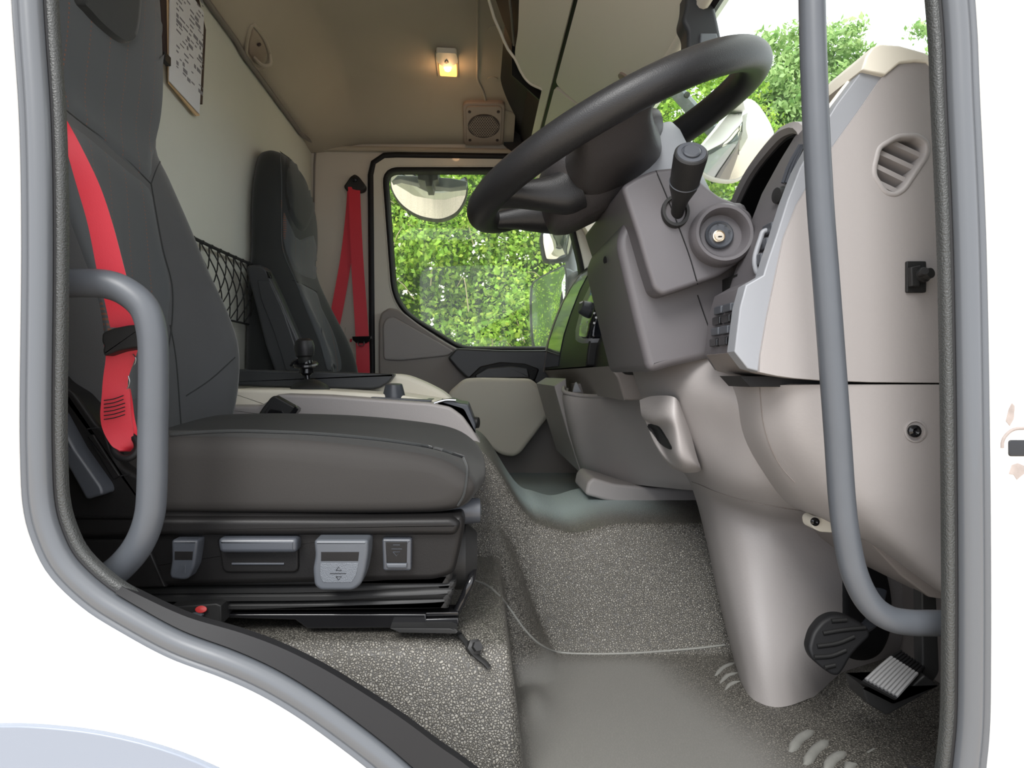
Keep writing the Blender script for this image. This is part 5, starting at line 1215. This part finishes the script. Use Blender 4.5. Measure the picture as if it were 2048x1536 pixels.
# front mirror, seen through the windscreen
fm = mirror('front_mirror', 'white-rimmed front mirror seen through the windscreen', [(1398, 300), (1430, 255), (1455, 222), (1480, 210), (1505, 225), (1538, 272), (1534, 300), (1505, 340), (1480, 356), (1440, 350), (1408, 330)], 2.45, lift=.03, rim=.009, hous='white_paint', tx=-.3, tz=-.45, depth=.03)
tube('front_arm', [W(1300, 130, 2.48), W(1350, 180, 2.5), W(1400, 235, 2.52), W(1450, 285, 2.54)], .034, M['plastic_grey_ext'], fm, flat=.6)
lathe('arm_bolt', [(.010, 0), (.010, .01), (.001, .012)], W(1373, 191, 2.46), (0, -1, 0), M['rubber_black'], fm)
vb = thing('windscreen_bracket', 'dark moulded bracket hanging at the top edge of the windscreen', 'bracket', W(1410, 40, 1.3))
ext('bracket_body', [(1376, -90), (1420, -90), (1428, 0), (1440, 55), (1449, 105), (1430, 130), (1385, 135), (1374, 110), (1376, 60), (1364, 40), (1372, 10)], 1.28, 1.33, M['plastic_black_ext'], vb, r=.008, rd=.01)
ext('bracket_plate', [(1402, 66), (1434, 66), (1444, 104), (1400, 110)], 1.274, 1.29, M['plastic_grey_ext'], vb, r=.003)

# ================================================================ HEDGE AND TREES
rs = np.random.RandomState(7)
def leafmesh(name, C, size, mat_, parent=None, elong=1.5, jit=.35):
    """C (n,3) centres; each leaf is a folded 5-vertex blade"""
    n = len(C); 
    a = rs.randn(n, 3); a /= np.linalg.norm(a, axis=1, keepdims=True)
    nrm = rs.randn(n, 3)*.7+np.array([0, -.6, .7]); nrm -= a*np.sum(a*nrm, 1, keepdims=True); nrm /= np.linalg.norm(nrm, axis=1, keepdims=True)
    b = np.cross(a, nrm); s = size*(1+jit*rs.randn(n, 1)).clip(.45, 1.9)
    v0 = C-a*s*elong/2; v1 = C+a*s*elong/2; vl = C-b*s*.5-nrm*s*.12-a*s*.1; vr = C+b*s*.5-nrm*s*.12-a*s*.1
    V = np.stack([v0, vr, v1, vl], 1).reshape(-1, 3)
    i = np.arange(n)*4
    T = np.stack([i, i+1, i+2, i, i+2, i+3], 1).reshape(-1, 3)
    ctr = V.mean(0); V = V-ctr
    me = bpy.data.meshes.new(name); me.vertices.add(len(V)); me.vertices.foreach_set('co', V.ravel().astype('f'))
    me.loops.add(T.size); me.loops.foreach_set('vertex_index', T.ravel().astype('i'))
    me.polygons.add(len(T)); me.polygons.foreach_set('loop_start', np.arange(0, T.size, 3).astype('i'))
    me.update(calc_edges=True); me.materials.append(mat_)
    o = bpy.data.objects.new(name, me); COL.objects.link(o)
    if parent: o.parent = parent
    o.location = Vector(ctr)-(ORG[parent.name] if parent else Vector((0, 0, 0))); ORG[o.name] = Vector(ctr)
    o['kind'] = 'stuff'; return o
def blob(n, c, r, shell=.55):
    d = rs.randn(n, 3); d /= np.linalg.norm(d, axis=1, keepdims=True)
    rad = (shell+(1-shell)*rs.rand(n, 1))
    return np.array(c)+d*rad*np.array(r)
# bramble hedge: lumpy wall of clusters along X at Y ~ 5.6
hg = thing('bramble_hedge', 'flowering bramble hedge close outside the far door window', 'hedge', (.3, 5.9, 0))
pts = []
for k in range(456):
    cx = -1.7+4.3*((k % 24)+rs.rand())/24; cz = .2+4.2*((k//24)+rs.rand())/19; cy = 5.6+.35*rs.rand()+.22*math.sin(cx*2.3+cz*1.7)+.2*math.sin(cx*5.1-cz*4.3)+.12*cz
    pts.append(blob(240, (cx, cy, cz), (.26, .22, .20), .3))
for k in range(170):
    cx = rs.uniform(-9, -1.8); pts.append(blob(60, (cx, 5.5+.3*rs.rand(), rs.uniform(.2, 3.6)), (.4, .25, .35), .3))
leafmesh('bramble_leaves', np.vstack(pts), .027, M['bramble_leaf'], hg)
# dark backing sheet, its colour stands for shade deep in the hedge
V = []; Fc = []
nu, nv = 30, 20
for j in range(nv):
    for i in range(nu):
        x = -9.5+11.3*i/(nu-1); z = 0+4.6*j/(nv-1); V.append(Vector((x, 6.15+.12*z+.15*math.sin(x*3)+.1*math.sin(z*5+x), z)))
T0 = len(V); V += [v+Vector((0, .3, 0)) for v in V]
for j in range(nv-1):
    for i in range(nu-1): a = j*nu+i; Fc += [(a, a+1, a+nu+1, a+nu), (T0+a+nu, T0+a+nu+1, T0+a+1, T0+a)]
ob = mk('dark_backing', V, Fc, M['foliage_shade'], hg); ob['kind'] = 'stuff'
for k in range(70):
    x = rs.uniform(-1.2, 1.8); z = rs.uniform(1.0, 3.0); L_ = rs.uniform(.3, .9); dx = rs.uniform(-.5, .5)
    y = 5.45+.2*rs.rand()+.12*z
    tube('bramble_stem', [(x, y, z), (x+dx*.4, y-.05, z+L_*.4), (x+dx, y, z+L_*.3)], [.005, .004, .0025], M['stem'], hg, seg=4, sm=3)
fp = []
for k in range(520):
    x = rs.uniform(-1.6, 2.4); z = rs.uniform(.6, 4.0); y = 5.36+.12*z+.25*math.sin(x*2.3+z*1.7)*.6+.15*rs.rand()
    fp.append(np.array([x, y, z])+rs.randn(6, 3)*.014)
leafmesh('bramble_blossom', np.vstack(fp), .02, M['petal'], hg, elong=1.0)
# trees ahead of the truck
TR = [  # x, y, crown centre z, radii, label
 (1.75, 7.5, 3.3, (.6, .6, 1.6), 'leafy bush at the overhead unit end of the tree line'),
 (2.80, 7.8, 3.6, (.42, .6, 1.70), 'tree seen just outside the top of the steering wheel rim'),
 (3.37, 7.7, 3.75, (.42, .6, 1.85), 'tall feathery tree seen between steering wheel and long grab rail'),
 (4.00, 7.8, 3.75, (.46, .6, 1.9), 'tall bright tree right beside the long grab rail'),
 (4.46, 8.1, 3.5, (.3, .6, 1.7), 'narrow lower tree in the dip above the dashboard edge'),
 (4.98, 7.8, 3.7, (.38, .6, 1.85), 'bushy tree above the dashboard end panel'),
 (5.75, 8.0, 3.6, (.5, .7, 1.9), 'outer tree mostly hidden behind the front door pillar')]
for x, y, z, r_, lab in TR:
    t = thing('hedgerow_tree', lab, 'tree', (x, y, 0), 'trees of the hedgerow')
    tube('trunk', [(x, y+.3, 0), (x+.05, y+.3, 1.2), (x-.03, y+.3, z), (x, y+.3, z+r_[2]*.7)], [.09, .07, .05, .02], M['bark'], t, seg=8, sm=3)
    for b in range(14):
        a0 = np.array([x, y+.3, z-r_[2]*.8+r_[2]*1.4*b/14]); a1 = a0+np.array([rs.uniform(-1, 1)*r_[0]*.85, rs.uniform(-.6, .1), rs.uniform(.15, .6)])
        tube('branch', [tuple(a0), tuple((a0+a1)/2+np.array([0, 0, .05])), tuple(a1)], [.022, .014, .006], M['bark'], t, seg=5, sm=2)
    C = []
    for k in range(300):
        d = rs.randn(3); d /= np.linalg.norm(d); q = np.array([x, y, z])+d*np.array(r_)*rs.uniform(.15, 1.0)
        C.append(blob(100, q, (.19, .17, .14), .2))
    # leafy skirt down to the ground
    for k in range(110):
        q = np.array([x+rs.uniform(-.6, .6), y-.15+rs.uniform(-.3, .4), rs.uniform(.2, z-.6)]); C.append(blob(90, q, (.25, .2, .2), .2))
    leafmesh('foliage', np.vstack(C), .033, M['tree_leaf'], t, elong=2.0)
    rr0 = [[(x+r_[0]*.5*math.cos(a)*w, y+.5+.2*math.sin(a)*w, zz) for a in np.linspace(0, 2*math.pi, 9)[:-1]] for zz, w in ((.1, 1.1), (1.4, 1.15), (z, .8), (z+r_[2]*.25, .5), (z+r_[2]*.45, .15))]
    o_ = loft('dark_backing', [[Vector(p) for p in r0] for r0 in rr0], M['foliage_shade'], t, sr=3, sc=2); o_['kind'] = 'stuff'  # backing mass coloured as shade inside the crown, blocks seeing through
